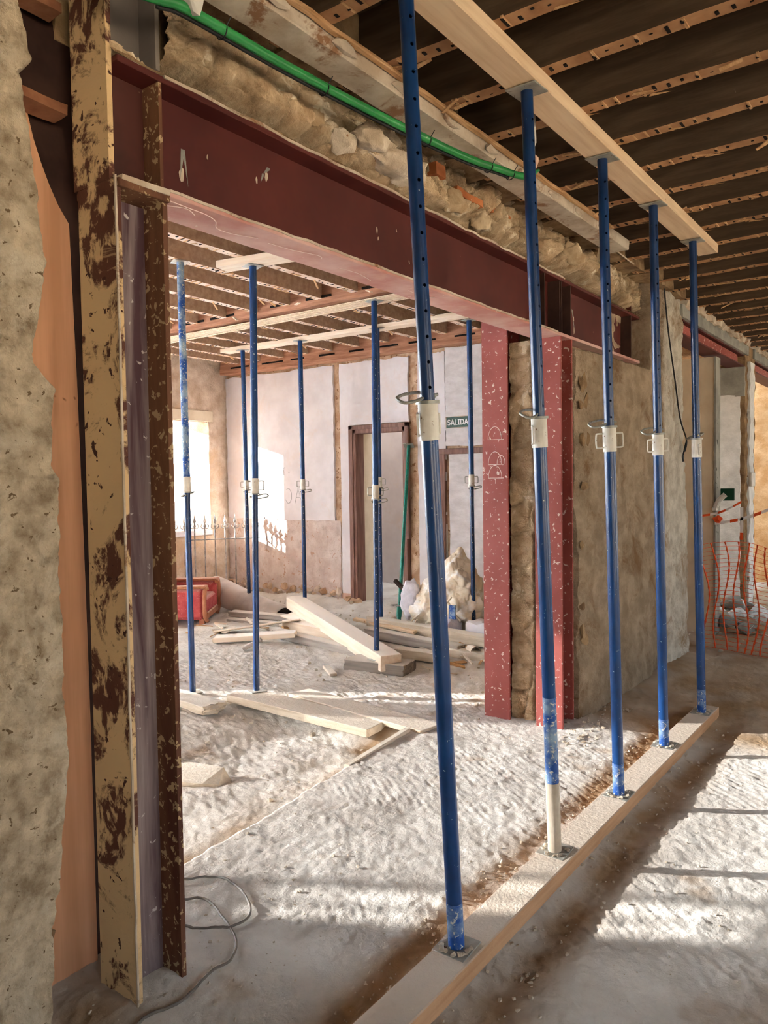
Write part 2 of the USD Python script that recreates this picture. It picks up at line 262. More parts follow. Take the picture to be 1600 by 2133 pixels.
# ================================================================== SETTING
# ---- floor: one grid, fine in front of the camera
def axis(*seg):
    out = []
    for a, b, s in seg: out += list(np.arange(a, b, s))
    return np.array(out+[seg[-1][1]])
TR = lambda X: 2.57+(X-2.04)*.1                     # edge of the screed towards the dug-out part
def height(X, Y, detail=True):
    P = np.stack([X, Y, np.zeros_like(X)], -1)
    sm = lambda a, b, t: np.clip((t-a)/(b-a), 0, 1)**2*(3-2*np.clip((t-a)/(b-a), 0, 1))
    e = TR(X)+.03*fbm(P*3.1, 3, 5)
    dug = sm(0, .05, Y-e)*(1-sm(.75, 1.75, Y-e))*(1-sm(3.75, 4.15, X))
    h = -.13*dug+dug*.05*fbm(P*2.2, 3, 9)
    h = h+.012*fbm(P*1.3, 3, 1)*(1-dug)
    far = sm(2.6, 3.6, Y)
    h = h+far*.022*fbm(P*3.3, 4, 21)
    h = h+sm(4.2, 4.9, Y)*.035*np.clip(fbm(P*1.7, 3, 23), -.2, 1)
    h = h+.10*sm(7.15, 7.6, X)*sm(3, 3.6, Y)*(.5+.5*noise(P*2.4, 8))      # rubble banked against the white wall
    pier = sm(.42, .0, np.abs(Y-1.88)+0*X)*sm(4.5, 4.75, X)*(1-sm(7.0, 7.3, X))
    h = h+.05*pier*(.4+.6*noise(P*4, 12))
    lf = np.exp(-(((X-1.45)/.28)**2+((Y-2.07)/.26)**2)); h = h+.03*lf
    if detail:
        h = h+.006*fbm(P*13, 3, 2)+(.0048+.007*far)*fbm(P*38, 2, 3)
        # boot and tyre tread ribs
        m1 = sm(.52, .62, noise(P*1.7, 41)); m2 = sm(.52, .62, noise(P*1.9+9, 42))
        h = h+.0017*m1*.6*noise(P*11, 45)*np.sin((X*.55+Y*.83)*2*PI/.034+2.2*fbm(P*5, 2, 43))*1.6*(1-dug)*(1-.6*far)
        h = h+.0017*m2*.6*noise(P*11, 46)*np.sin((X*.8-Y*.6)*2*PI/.038+2.2*fbm(P*5, 2, 44))*1.6*(1-dug)*(1-.6*far)
    gutter = np.exp(-((Y-1.42)/.07)**2)+1.1*np.exp(-((Y-1.12)/.08)**2)
    h = h-.018*gutter*sm(.4, .9, X)*(1-sm(5.3, 5.5, X))
    return h
fx = axis((-4, .6, .2), (.6, 5.0, .0125), (5.0, 8.0, .03), (8.0, 14, .15)); fy = axis((-3, .2, .2), (.2, 3.0, .0125), (3.0, 8.9, .026))
v, f = patch(fx, fy, lambda X, Y: np.stack([X, Y, height(X, Y)], -1))
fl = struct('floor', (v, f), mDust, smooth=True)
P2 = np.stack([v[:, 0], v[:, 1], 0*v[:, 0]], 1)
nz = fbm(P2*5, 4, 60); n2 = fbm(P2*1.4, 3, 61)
soil = np.clip(1.6*np.exp(-((v[:, 1]-1.44-.03*nz)/.075)**2)*(.55+.8*n2+.4*nz)+1.5*np.exp(-((v[:, 1]-1.10-.04*nz)/.1)**2)*(.6+.7*nz), 0, 1)*(v[:, 0] < 5.5)  # brown soil beside the timber; near-side band also has its cast shade painted in
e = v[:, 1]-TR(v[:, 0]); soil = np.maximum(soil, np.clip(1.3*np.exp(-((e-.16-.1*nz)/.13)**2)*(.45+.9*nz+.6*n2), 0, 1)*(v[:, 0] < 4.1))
soil = np.maximum(soil, np.clip((v[:, 0]-4.6)*3, 0, 1)*np.clip((2.3-v[:, 1])*4, 0, 1)*(.85+.35*nz))  # packed brown soil past the columns, with pier shade painted into the tint
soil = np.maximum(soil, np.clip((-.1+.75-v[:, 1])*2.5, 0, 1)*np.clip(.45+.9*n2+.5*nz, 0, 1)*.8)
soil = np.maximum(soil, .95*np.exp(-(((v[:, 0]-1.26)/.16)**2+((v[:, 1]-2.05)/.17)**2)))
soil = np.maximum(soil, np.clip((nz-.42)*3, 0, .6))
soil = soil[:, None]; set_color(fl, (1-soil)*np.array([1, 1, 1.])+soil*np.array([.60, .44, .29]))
struct('ground', box(-60, 60, -60, 60, -.5, -.3), mGround)

# ---- stone wall in the foreground (left of the steel post)
edge_z = np.array([-.1, .25, .4, .535, .66, .79, .94, 1.105, 1.30, 1.363, 1.489, 1.628, 1.653, 1.765, 1.854, 1.91, 1.958, 2.174, 2.28, 2.374, 2.488, 2.535, 2.634, 2.687, 2.814, 3.0, 3.3])
edge_x = np.array([1.05, 1.06, 1.072, 1.088, 1.097, 1.127, 1.122, 1.123, 1.12, 1.111, 1.122, 1.134, 1.114, 1.111, 1.124, 1.07, 1.066, 1.112, 1.096, 1.086, 1.067, 1.066, 1.047, 1.09, 1.057, 1.05, 1.04])
def left_wall(U, V):
    E = np.interp(V, edge_z, edge_x)+.010*fbm(np.stack([V*9, 0*V, 0*V], -1), 4, 71)
    X = .3+(E-.3)*np.minimum(U, 1)
    P = np.stack([X, V, 0*V], -1)
    d = .020*fbm(P*5, 5, 70)+.012*fbm(P*23, 3, 72)+.006*fbm(P*62, 2, 74)-.012*np.clip(noise(P*14, 73)-.66, 0, 1)*4
    Y = 1.88-d+.03*np.clip((U-.985)/.015, 0, 1)**2
    Y = np.where(U > 1.0, 1.93+(U-1)*2.0, Y); X = np.where(U > 1.0, E-.02*(U-1)*10, X)
    return np.stack([X, Y, V], -1)
us = np.concatenate([np.linspace(0, 1, 170), [1.03, 1.10, 1.2, 1.31]])
wl = struct('wall_left', patch(us, np.linspace(-.1, 3.2, 600), left_wall), mStone, smooth=True)
part(wl, 'core', box(-4, .98, 1.93, 2.55, -.2, 3.3), mMortar)
part(wl, 'core', rough_box(-4, .32, 1.86, 1.95, -.2, 3.2, .01, .2), mStone)
part(wl, 'core', box(.9, 1.36, 2.44, 2.55, -.1, 3.3), mMortar, 'dark masonry at the back of the niche')
rs = np.random.RandomState(5)
part(wl, 'brick', rough_box(1.12, 1.365, 2.185, 2.27, 2.735, 2.768, .006, .03), mLedge, 'broken orange brick ledge in the niche')
part(wl, 'plaster_lump', rock((1.15, 2.17, 2.735), (.045, .05, .05), rs, 24), mRubble)
part(wl, 'brick', rough_box(1.05, 1.365, 2.2, 2.27, 3.04, 3.07, .006, .03), mLedge)
for k in range(4): part(wl, 'stone', rock((1.055+.01*k, 1.99, .22+.075*k), (.045, .05, .04), rs, 18), mMortar)

# ---- pier to the right of the steel columns
def pier(U, V):
    X = 4.742+U*(np.interp(V, [0, 1.0, 2.4, 2.9, 3.1, 3.3], [7.13, 7.10, 7.02, 6.92, 6.86, 6.84])-4.742)
    P = np.stack([X, V, 0*V], -1)
    d = .020*fbm(P*4, 5, 80)+.012*fbm(P*20, 3, 82)-.02*np.clip(noise(P*9, 83)-.68, 0, 1)*3
    thick = .018*np.clip((fbm(np.stack([X*1.7, V*1.2, 0*V], -1), 3, 84)+.1)*6, 0, 1)
    d = d+thick+np.where(X > 6.36+.05*fbm(np.stack([0*X, V*4, 0*V], -1), 3, 85), .022, 0)
    # pocket for the beam
    inp = (X < 6.09) & (V > 2.44) & (V < 2.87+.3*(X > 5.70)); inp2 = (X < 5.72) & (V > 2.86)
    Y = 1.895-d+.065*np.clip(1-(X-4.74)/.3, 0, 1)**1.5+np.where(inp | inp2, .16, 0)+.05*np.clip((U-.98)/.02, 0, 1)
    Y = np.where(U == 0, 2.1, Y)
    return np.stack([X, Y, V], -1)
vp, fp = patch(np.linspace(0, 1, 260), np.linspace(-.1, 3.16, 330), pier)
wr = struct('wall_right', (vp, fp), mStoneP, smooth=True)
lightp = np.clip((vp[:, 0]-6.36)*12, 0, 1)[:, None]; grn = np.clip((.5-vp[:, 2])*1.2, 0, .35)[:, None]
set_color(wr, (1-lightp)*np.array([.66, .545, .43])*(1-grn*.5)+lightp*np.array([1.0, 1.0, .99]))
part(wr, 'core', box(4.75, 6.84, 2.06, 2.6, -.2, 3.3), mMortar)
part(wr, 'core', box(6.80, 7.05, 1.96, 2.6, -.2, 2.8), mMortar)
def infill(U, V):
    h, val, cr_ = masonry(U, V, .22, .2, 3, .022)
    return np.stack([4.635-h+.09*np.clip(1-(U-2.14)/.05, 0, 1)*(.5+noise(np.stack([U*9, V*7, 0*U], -1), 5)), U, V], -1)
rs = np.random.RandomState(9)
# ---- rubble wall above the beam
def vor(P, n_seed, jit=.9):
    """distance to nearest and second nearest random cell centre, and the cell's random value"""
    i0 = np.floor(P).astype(int); d1 = np.full(P.shape[:-1], 9.); d2 = d1.copy(); val = d1.copy()
    for dx in (-1, 0, 1):
        for dy in (-1, 0, 1):
            c = i0+[dx, dy]; h = np.sin(c[..., 0]*127.1+c[..., 1]*311.7+n_seed*74.7)*43758.5453; h1 = h-np.floor(h); h = np.sin(c[..., 0]*269.5+c[..., 1]*183.3+n_seed*13.1)*43758.5453; h2 = h-np.floor(h)
            q = c+.5+(np.stack([h1, h2], -1)-.5)*jit; d = np.linalg.norm(P-q, axis=-1)
            near_ = d < d1; d2 = np.where(near_, d1, np.minimum(d2, d)); val = np.where(near_, h1, val); d1 = np.where(near_, d, d1)
    return d1, d2, val
def masonry(U, V, sx, sz, seed, amp):
    W = np.stack([U, V, 0*U], -1); wob = fbm(W*6, 3, seed)*.35
    P = np.stack([U/sx+wob, V/sz+.35*fbm(W*6+5, 3, seed+1)], -1); d1, d2, val = vor(P, seed)
    crack = np.clip((d2-d1)*5, 0, 1)**.6
    return amp*crack*(.35+.9*val)+.7*amp*fbm(W*13, 5, seed+2)+.35*amp*(.3-np.abs(fbm(W*27, 3, seed+5))), val, crack
def upper(U, V):
    h, val, cr_ = masonry(U, V, .20, .10, 7, .034)
    W = np.stack([U, V*0, 0*U], -1)
    big = .07*np.exp(-((U-2.6)/.32)**2)*np.exp(-((V-2.955)/.07)**2)+.06*np.exp(-((U-4.75)/.5)**2)*np.exp(-((V-2.98)/.08)**2)+.03*np.exp(-((U-1.9)/.3)**2)
    h2, _, c2_ = masonry(U, V, .085, .045, 12, .016); h = h+h2
    under = -.15*np.clip(1-(V-2.868)/(.03+.05*noise(W*2.3, 17)), 0, 1)*(1-.8*np.exp(-((U-2.6)/.3)**2))
    return np.stack([U, 1.985-h-big-under*1.0+.02*fbm(np.stack([U*2.2, V*3, 0*U], -1), 3, 19), V], -1)
vi, fi = patch(np.linspace(2.35, 2.14, 24), np.linspace(-.1, 2.5, 260), infill)
pi_ = part(wr, 'infill', (vi, fi), mRubbleT, 'rubble infill between the two red columns', smooth=True)
_, val, cr_ = masonry(vi[:, 1], vi[:, 2], .22, .2, 3, .022); set_color(pi_, (.80+.2*val)[:, None]*np.array([1, .92, .82])*(.85+.15*cr_)[:, None])
for k in range(16):
    m = rock((4.80+abs(rs.normal())*.07, 1.93, rs.uniform(.05, 2.3)), (rs.uniform(.03, .06), .018, rs.uniform(.03, .07)), rs, 20); part(wr, 'stone', m, mMortar)
wu = struct('wall_upper', rough_box(1.56, 6.9, 2.07, 2.30, 2.865, 3.34, .01, .1, 30), mMortar)
vu, fu = patch(np.linspace(1.55, 6.05, 640), np.linspace(2.862, 3.12, 52), upper)
pu = part(wu, 'rubble_face', (vu, fu), mRubbleT, 'old rubble masonry with crumbling mortar', smooth=True)
_, val, cr_ = masonry(vu[:, 0], vu[:, 2], .20, .10, 7, .034)
set_color(pu, (.70+.34*val+.28*np.clip(fbm(vu*np.array([5, 1, 9]), 4, 88), -.5, .6))[:, None]*np.array([1, .95, .88])*(.82+.18*cr_)[:, None])
rs = np.random.RandomState(31)
for (x, y, z, sx, sy, sz) in [(2.50, 1.88, 2.965, .13, .08, .06), (2.66, 1.875, 2.925, .14, .08, .05), (2.38, 1.92, 2.925, .08, .06, .05), (2.82, 1.90, 2.95, .10, .07, .05), (2.60, 1.89, 2.995, .09, .07, .04), (2.75, 1.90, 2.90, .08, .06, .03), (2.24, 1.955, 2.98, .09, .04, .045), (1.98, 1.96, 2.99, .10, .04, .04), (3.25, 1.95, 2.95, .12, .05, .06), (3.55, 1.96, 2.93, .1, .05, .05), (4.6, 1.90, 2.99, .15, .07, .07), (4.85, 1.90, 2.96, .13, .07, .07), (5.12, 1.91, 3.0, .14, .07, .06)]:
    m = rock((0, 0, 0), (sx, sy, sz), rs, 26); m = m.subdivide().subdivide().subdivide(); vv = m.vertices; m.vertices = vv*(1+.30*fbm(vv*24, 4, 7))[:, None]+[x, y, z]
    part(wu, 'stone', m, mPaleStone if 2.3 < x < 2.9 else mRubble, smooth=50)
part(wu, 'brick', rough_box(3.02, 3.10, 1.90, 1.99, 3.0, 3.055, .004, .03), mBrick, 'orange hollow brick end in the rubble')
part(wu, 'brick', rough_box(3.26, 3.5, 1.93, 2.03, 2.985, 3.02, .006, .03), mBrick)
part(wu, 'brick', rough_box(3.62, 3.84, 1.94, 2.03, 3.0, 3.03, .006, .03), mBrick)
vv, ff = patch(np.linspace(1.38, 6.0, 180), np.linspace(0, 1, 9), lambda U, V: np.stack([U, 1.957+.02*V+.004*fbm(np.stack([U*9, V*2, 0*U], -1), 3, 3), 2.853+.012*V*V+.012*np.clip(fbm(np.stack([U*12, V*3, 0*U], -1), 4, 4)+.3, 0, 1)], -1))
part(wu, 'mortar_bed', (vv, ff), mMortar, smooth=True)
for k in range(38):
    kx = 1.963+.042+(k-1)*.376
    if kx > 6.8: break
    part(wu, 'packing', rough_box(kx, kx+.292, 1.78+.03*nrs.rand(), 2.02, 3.10, 3.33, .012, .06, 50+k), mMortar)

# ---- white back wall (x = 7.6) with its plaster panels and door openings
wb = struct('wall_back', cat_([box(7.63, 7.95, 6.09, 8.9, -.3, 3.6), box(7.63, 7.95, 5.22, 6.09, 2.27, 3.6), box(7.63, 7.95, 2.62, 5.22, -.3, 3.6), box(7.05, 7.95, 2.6, 2.8, -.3, 3.6)]), mBare)
def panel(y0, y1, z0, z1, seed, jag=.008, hole=None):
    ys = np.linspace(y0, y1, 14); zs = np.linspace(z0, z1, 28); r = np.random.RandomState(seed); j = lambda n: r.uniform(-jag, jag, n)
    pts = list(zip(ys, z0+j(14)))+list(zip(y1+j(28), zs))+list(zip(ys[::-1], z1+j(14)*2))+list(zip(y0+j(28), zs[::-1]))
    g = Polygon(pts).buffer(0)
    if hole: g = g.difference(sbox(*hole))
    if g.geom_type != 'Polygon': g = max(g.geoms, key=lambda q: q.area)
    return flat_extrude(g, 7.598, 7.64, 'x')
part(wb, 'plaster_panel', panel(6.385, 8.39, 1.10, 3.10, 1), mWhite, 'smooth white plaster panel')
part(wb, 'plaster_panel', panel(5.215, 6.275, .12, 3.09, 2, .008, (5.20, -1, 6.12, 2.31)), mWhite)
part(wb, 'plaster_panel', panel(4.70, 5.08, .12, 3.09, 3), mWhite)
part(wb, 'plaster_panel', panel(2.6, 4.695, 1.99, 3.12, 4), mWave, 'wavy trowelled plaster panel')
vv, ff = patch(np.linspace(6.30, 8.40, 170), np.linspace(-.1, 1.10, 100), lambda U, V: np.stack([7.612-.012*fbm(np.stack([U*9, V*9, 0*U], -1), 4, 90)-.014*np.clip(noise(np.stack([U*13, V*13, 0*U], -1), 91)-.6, 0, 1), U, V], -1))
part(wb, 'dado', (vv[:, [0, 1, 2]], ff[:, ::-1]), mDado, 'rough stripped dado below the plaster', smooth=True)
rs = np.random.RandomState(44)
for k in range(24):
    part(wb, 'stone', rock((7.60, 6.35+k*.088, .10+rs.uniform(-.05, .10)), (.035, rs.uniform(.05, .085), rs.uniform(.04, .06)), rs, 20), mBare if k % 2 else mFarStone)
for k in range(7): part(wb, 'stone', rock((7.58, 5.95+rs.uniform(0, .4), .06+rs.uniform(-.05, .05)), (.06, .07, .05), rs, 20), mBare)
part(wb, 'skirting_tile', box(7.585, 7.60, 6.10, 6.27, .03, .17), mPink, 'pinkish skirting tile')
vv, ff = patch(np.linspace(2.6, 4.66, 120), np.linspace(-.1, 1.90, 120), lambda U, V: np.stack([7.612-.012*fbm(np.stack([U*3, V*3, 0*U], -1), 5, 95), U, V], -1))
part(wb, 'blocked_doorway', (vv, ff[:, ::-1]), mWave, 'cracked plaster filling the second doorway', smooth=True)

# doors
d1 = thing('door_1', kind='structure')
for nm, b in (('jamb', (7.57, 7.74, 6.005, 6.075, .02, 2.26)), ('jamb', (7.57, 7.74, 5.235, 5.29, .02, 2.26)), ('head', (7.57, 7.74, 5.235, 6.075, 2.20, 2.262)), ('architrave', (7.555, 7.60, 6.045, 6.11, .02, 2.30)), ('architrave', (7.555, 7.60, 5.20, 5.25, .9, 2.30)), ('architrave', (7.555, 7.60, 5.20, 6.11, 2.25, 2.30))):
    part(d1, nm, box(*b, .004), mDoor)
d2 = thing('door_2', kind='structure')
part(d2, 'head', box(7.57, 7.66, 2.7, 4.79, 1.90, 1.965, .004), mDoor); part(d2, 'jamb', box(7.58, 7.66, 4.70, 4.785, 0, 1.93, .004), mDoor)

# passage behind door 1
wp = struct('wall_passage', cat_([box(9.2, 9.4, 3.5, 8.3, -.2, 3.3)]), mWave)
part(wp, 'painted_patch', flat_extrude(Polygon([(6.55, 0), (7.02, 0), (7.03, .5), (7.06, .9), (7.02, 1.3), (7.08, 1.7), (7.05, 2.1), (7.06, 2.5), (6.0, 2.5), (6.0, 2.14), (6.16, 2.1), (6.2, 1.9), (6.14, 1.6), (6.2, 1.2), (6.17, .9), (6.10, .75), (6.06, .5), (6.05, 0)]), 9.17, 9.21, 'x'), mWhite, 'pale painted patch with a broken edge')
part(wp, 'reveal', box(7.74, 7.97, 6.055, 6.095, .0, 2.27), mBeige, 'beige door reveal')
part(wp, 'side_wall', box(7.95, 9.2, 7.6, 7.8, -.2, 2.9), mBeige)

# ---- far stone wall (y = 8.4) with window openings
WIN = [(6.62, 7.28, .95, 2.47), (1.12, 1.75, .85, 2.40), (-2.03, .98, .7, 2.62), (4.0, 5.3, .9, 2.9), (2.5, 3.6, .9, 2.9), (-3.8, -2.10, .9, 2.9)]  # last three openings unseen, added to let daylight into the rooms
FROST = (3, 4, 5); HAZY = (5,)  # unseen whitened panes added to glow as soft daylight fill
g = sbox(-4, -.3, 13.0, 3.6)
for w in WIN: g = g.difference(sbox(w[0], w[2], w[1], w[3]))
wf = struct('wall_far', flat_extrude(g, 8.44, 8.95), mFarStone)
def fstone(U, V): return np.stack([U, 8.43-.03*(.5+fbm(np.stack([U*6, V*6, 0*U], -1), 5, 99)), V], -1)
for a, b, c, d in ((7.275, 7.66, -.2, 3.5), (5.1, 6.64, -.2, 3.5), (6.62, 7.29, 2.46, 3.5), (6.62, 7.29, -.2, .96)):
    part(wf, 'stone_facing', patch(np.linspace(a, b, max(8, int((b-a)/.02))), np.linspace(c, d, int((d-c)/.02)), fstone), mFarStone, smooth=True)
part(wf, 'reveal', patch(np.linspace(8.40, 8.96, 24), np.linspace(.95, 2.47, 60), lambda U, V: np.stack([7.27+.012*fbm(np.stack([U*14, V*14, 0*U], -1), 4, 98)-.25*(U-8.4), U, V], -1)), mFarStone, smooth=True)
part(wf, 'lintel', box(6.55, 7.35, 8.39, 8.5, 2.47, 2.62, .006), mBeige)
part(wf, 'sill', box(6.5, 7.3, 8.39, 8.96, .88, .955, .006), mWhite)
for n, w in enumerate(WIN):
    wn = thing(f'window_{n+1}', kind='structure')
    if n == 0: part(wn, 'pane', box(w[0]+.05, w[1]-.05, 8.885, 8.89, w[2]+.05, w[3]-.04), mHazy3, 'added pane that weakens the sun')  # pane added to soften the sun patch on the white wall
    if n == 1: part(wn, 'pane', box(w[0]+.05, w[1]-.05, 8.885, 8.89, w[2]+.05, w[3]-.04), mHazy2, 'added pane that weakens the sun')  # pane added to dim the sun streak across the far floor
    for b in ((w[0], w[0]+.05, 8.86, 8.92, w[2], w[3]), (w[1]-.05, w[1], 8.86, 8.92, w[2], w[3]), (w[0], w[1], 8.86, 8.92, w[3]-.04, w[3]), (w[0], w[1], 8.86, 8.92, w[2], w[2]+.05)): part(wn, 'frame', box(*b), mWhite)
    if n in FROST: part(wn, 'pane', box(w[0]+.05, w[1]-.05, 8.885, 8.89, w[2]+.05, w[3]-.04), mHazy if n in HAZY else mFrost, 'added whitened pane that spreads daylight')
    if n == 2:
        part(wn, 'shutter', box(-2.0, -1.70, 8.86, 8.9, .72, 1.93), mDoor, 'unseen lower shutter added to narrow the sun strip'); part(wn, 'shutter', box(-2.0, -1.70, 8.86, 8.9, 2.37, 2.6), mDoor)  # shutter boards added out of view to cut the sun to a strip
        part(wn, 'mullion', box(-1.70, -1.66, 8.86, 8.92, .72, 2.6), mWhite); part(wn, 'bar', box(-1.86, -1.84, 8.86, 8.9, 1.93, 2.37), mWhite)
        part(wn, 'pane', box(-1.98, -1.70, 8.885, 8.89, 1.93, 2.37), mHazy2, 'added upper pane that weakens the sun'); part(wn, 'pane', box(-1.66, .93, 8.885, 8.89, .75, 2.58), mHazy, 'added whitened pane that spreads daylight')  # panes added out of view to tune the sun on the near floor

# ---- remaining shell
struct('wall_west', box(-4.2, -4, -3.2, 8.9, -.3, 3.6), mWhite)
g = sbox(-4.2, -.3, 12.6, 3.6)
for a, b, c in ((-2.3, -.2, 2.5), (1.6, 3.2, 2.6), (5.4, 7.4, 2.6), (9.4, 11.4, 2.6)): g = g.difference(sbox(a, .02, b, c))
struct('wall_rear', flat_extrude(g, -3.3, -3.05), mBeige)
struct('wall_east', patch(np.linspace(1.2, 6, 60), np.linspace(-.2, 3.2, 50), lambda U, V: np.stack([12.6+.08*fbm(np.stack([U*3, V*3, 0*U], -1), 4, 120), U, V], -1)), mSunTone, smooth=True)
struct('wall_upper_floor', box(-4, 13, 8.45, 8.94, 3.62, 5.2), mFarStone)  # unseen wall added to keep sun off the corridor end wall
struct('wall_side', box(12.4, 12.6, -3, 1.0, -.2, 3.3), mStone)
struct('roof', cat_([box(-4.2, 7.95, -3.2, 8.44, 3.62, 3.8), box(7.95, 13, -3.2, 1.95, 3.62, 3.8)]), mRoof)
# second opening further along the corridor
pr = struct('wall_pier', rough_box(9.42, 9.95, 1.86, 2.6, -.2, 3.08, .012, .05, 3), mMortar)
part(pr, 'plaster', rough_box(9.39, 9.425, 1.905, 2.5, -.1, 2.52, .012, .03), mWhiteRough, 'white rough plaster on the jamb')
part(pr, 'plaster', rough_box(9.39, 9.43, 1.86, 2.5, 2.50, 2.83, .006, .05), mConcrete)
part(pr, 'plaster', rough_box(9.56, 9.80, 1.835, 1.87, -.1, 2.9, .012, .03), mWhiteRough)
wpn = struct('wall_partition', box(8.2, 8.36, 1.90, 2.6, -.2, 2.80), mBeige)
part(wpn, 'edge_strip', box(8.19, 8.37, 1.885, 1.905, -.1, 2.8), mConcrete)
struct('ceiling_room', cat_([box(7.2, 9.42, 1.98+k*.14, 2.11+k*.14, 2.86, 2.89) for k in range(5)]), mLath)

# ================================================================== CEILINGS
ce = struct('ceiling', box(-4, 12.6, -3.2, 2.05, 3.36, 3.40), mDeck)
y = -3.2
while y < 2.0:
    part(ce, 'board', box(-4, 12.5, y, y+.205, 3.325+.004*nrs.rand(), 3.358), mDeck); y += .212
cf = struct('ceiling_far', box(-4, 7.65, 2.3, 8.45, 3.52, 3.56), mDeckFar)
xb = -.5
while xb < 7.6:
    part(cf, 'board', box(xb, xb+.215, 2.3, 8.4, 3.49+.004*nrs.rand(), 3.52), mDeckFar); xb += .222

def joist_parts(root, L, w, h, axis_, seed, near):
    """local: joist along +y (near) from 0..-L, bottom at z=0, centred on x"""
    r = np.random.RandomState(seed)
    m = box(-w/2, w/2, -L, 0, 0, h); m = m.subdivide_to_size(.25, max_iter=8); vv = m.vertices.copy()
    vv += np.stack([noise(vv*3+seed, 1)-.5, 0*vv[:, 0], .5*(noise(vv*4+seed, 2)-.5)], 1)*.012; m.vertices = vv
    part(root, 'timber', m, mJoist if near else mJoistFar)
    holes, marks = [], []
    yy = -.02
    while yy > -min(L, 2.6):
        if r.rand() < .8: holes.append(box(-.006+r.uniform(-.022, .022), .006+r.uniform(-.022, .022)+.004, yy-.011, yy, -.0035, .004))
        if r.rand() < .35: marks.append(box(-w/2+.002, w/2-.002, yy-.016, yy-.006, -.0025, .003))
        yy -= .052
    if holes: part(root, 'nail_holes', cat_(holes), mHole, kind='stuff')
    if marks: part(root, 'lath_marks', cat_(marks), mLath, 'pale marks where laths were nailed', kind='stuff')
    for k in range(r.randint(2, 5)):
        yk = -r.uniform(.1, 2.0); ln = r.uniform(.05, .16); a = r.uniform(-.9, .9); M = trimesh.transformations.euler_matrix(r.uniform(-.5, .2), r.uniform(-.25, .25), a)
        s = box(-.009, .009, -ln/2, ln/2, -.005, .0, .001); s.apply_transform(M); s.apply_translation([r.uniform(-.04, .04), yk, -.008]); part(root, 'lath_stub', s, mLath)
    for k in range(r.randint(3, 7)):
        yk = -r.uniform(.05, 2.2); sx = r.uniform(-w/2, w/2)
        part(root, 'splinter', trimesh.convex.convex_hull(np.array([[sx, yk, -.001], [sx+.012, yk, -.001], [sx+.004, yk-r.uniform(.04, .1), -.012], [sx+.006, yk+.01, -.006], [sx, yk, .002]])), mLath)
JX = [2.715+.376*k for k in range(-6, 27)]
ordn = ['first', 'second', 'third', 'fourth', 'fifth', 'sixth', 'seventh', 'eighth', 'ninth', 'tenth', 'eleventh', 'twelfth', 'thirteenth', 'fourteenth', 'fifteenth', 'sixteenth', 'seventeenth', 'eighteenth', 'nineteenth', 'twentieth', 'twenty-first', 'twenty-second']
protos = []
for i, X in enumerate(JX):
    vis = i-3          # first joist that shows in the picture
    if vis < 0: lab = f'aged dark ceiling joist above the camera, {ordn[-vis-1]} before the ones in view'
    elif X < 5.4: lab = f'nail-marked dark ceiling joist, {ordn[vis]} over the near header plank counted from the camera'
    else: lab = f'dark ceiling joist, {ordn[min(int(round((X-5.4)/.376)), 21)]} past the far end of the near header plank'
    M = np.eye(4); M[:3, 3] = (X, 1.90, 3.11)
    if i < 8:
        t = thing('ceiling_joist', lab, 'joist', 'ceiling joists of the near room', matrix=M); joist_parts(t, 4.9, .072, .215, 'y', 100+i, True); protos.append(t)
    else: copyof(protos[(i*5+3) % 8], M, lab, 'ceiling joists of the near room')

# far room girders and joists
gd = thing('girder', 'old timber girder with bundles of laths under it crossing the far room', 'girder')
part(gd, 'timber', rough_box(5.30, 5.54, 2.58, 8.43, 3.20, 3.48, .008, .12, 61, 6), mGirder)
for k, (a, b) in enumerate(((7.6, 6.9), (6.45, 6.15), (6.05, 5.7), (5.2, 5.0), (4.75, 4.45), (4.1, 3.9), (3.6, 3.3), (3.05, 2.8))): part(gd, 'slot', box(5.288, 5.31, b, a, 3.255, 3.275), mHole)
for k in range(16):
    M, L = frame_x((5.29+.26*nrs.rand(), 2.4+nrs.rand()*.6, 3.186-.016*nrs.rand()), (5.29+.26*nrs.rand(), 7.2+nrs.rand()*1.1, 3.186-.016*nrs.rand()))
    m = box(0, L, -.011, .011, -.004, .004, .001); m.apply_transform(M); part(gd, 'lath', m, mLathFar)
for k in range(5):
    a = np.array([5.1-.15*k*0, 6.3-.8*k, 3.18]); M, L = frame_x(a, a+[-.10+.05*nrs.rand(), -.12, -.06*nrs.rand()]); m = box(0, L, -.012, .012, -.004, .004); m.apply_transform(M); part(gd, 'lath', m, mLathFar)
gw = thing('girder', 'old timber girder with long mortise slots along the top of the white wall', 'girder')
part(gw, 'timber', rough_box(7.44, 7.64, 2.62, 8.32, 3.13, 3.40, .008, .12, 62, 6), mGirder)
yk = 8.1
while yk > 2.6:
    ln = .18+.25*nrs.rand(); part(gw, 'slot', box(7.43, 7.452, yk-ln, yk, 3.195, 3.215), mHole); yk -= ln+.12+.15*nrs.rand()
FY = [2.65, 3.02, 3.42, 3.80, 4.18, 4.60, 4.99, 5.41, 5.85, 6.28, 6.7, 7.12, 7.55, 7.97]
pj = None
for bay, (x0, L) in enumerate(((5.32, 5.8), (7.46, 1.95))):
    pj = None
    for i, Y in enumerate(FY):
        lab = (f'dust-pale joist on the near side of the lath girder, {ordn[i]} from the red beam' if bay == 0 else f'dust-pale short joist between lath girder and white wall, {ordn[i]} from the red beam')
        M = np.eye(4); M[:3, :3] = np.array([[0, 1, 0], [-1, 0, 0], [0, 0, 1]]); M[:3, 3] = (x0, Y, 3.25)
        if pj is None or i < 3:
            t = thing('floor_joist', lab, 'joist', 'joists over the far room', matrix=M); joist_parts(t, L, .075, .24, 'x', 300+i+bay*20, False)
            pj = (pj or [])+[t]
        else: copyof(pj[i % 3], M, lab, 'joists over the far room')

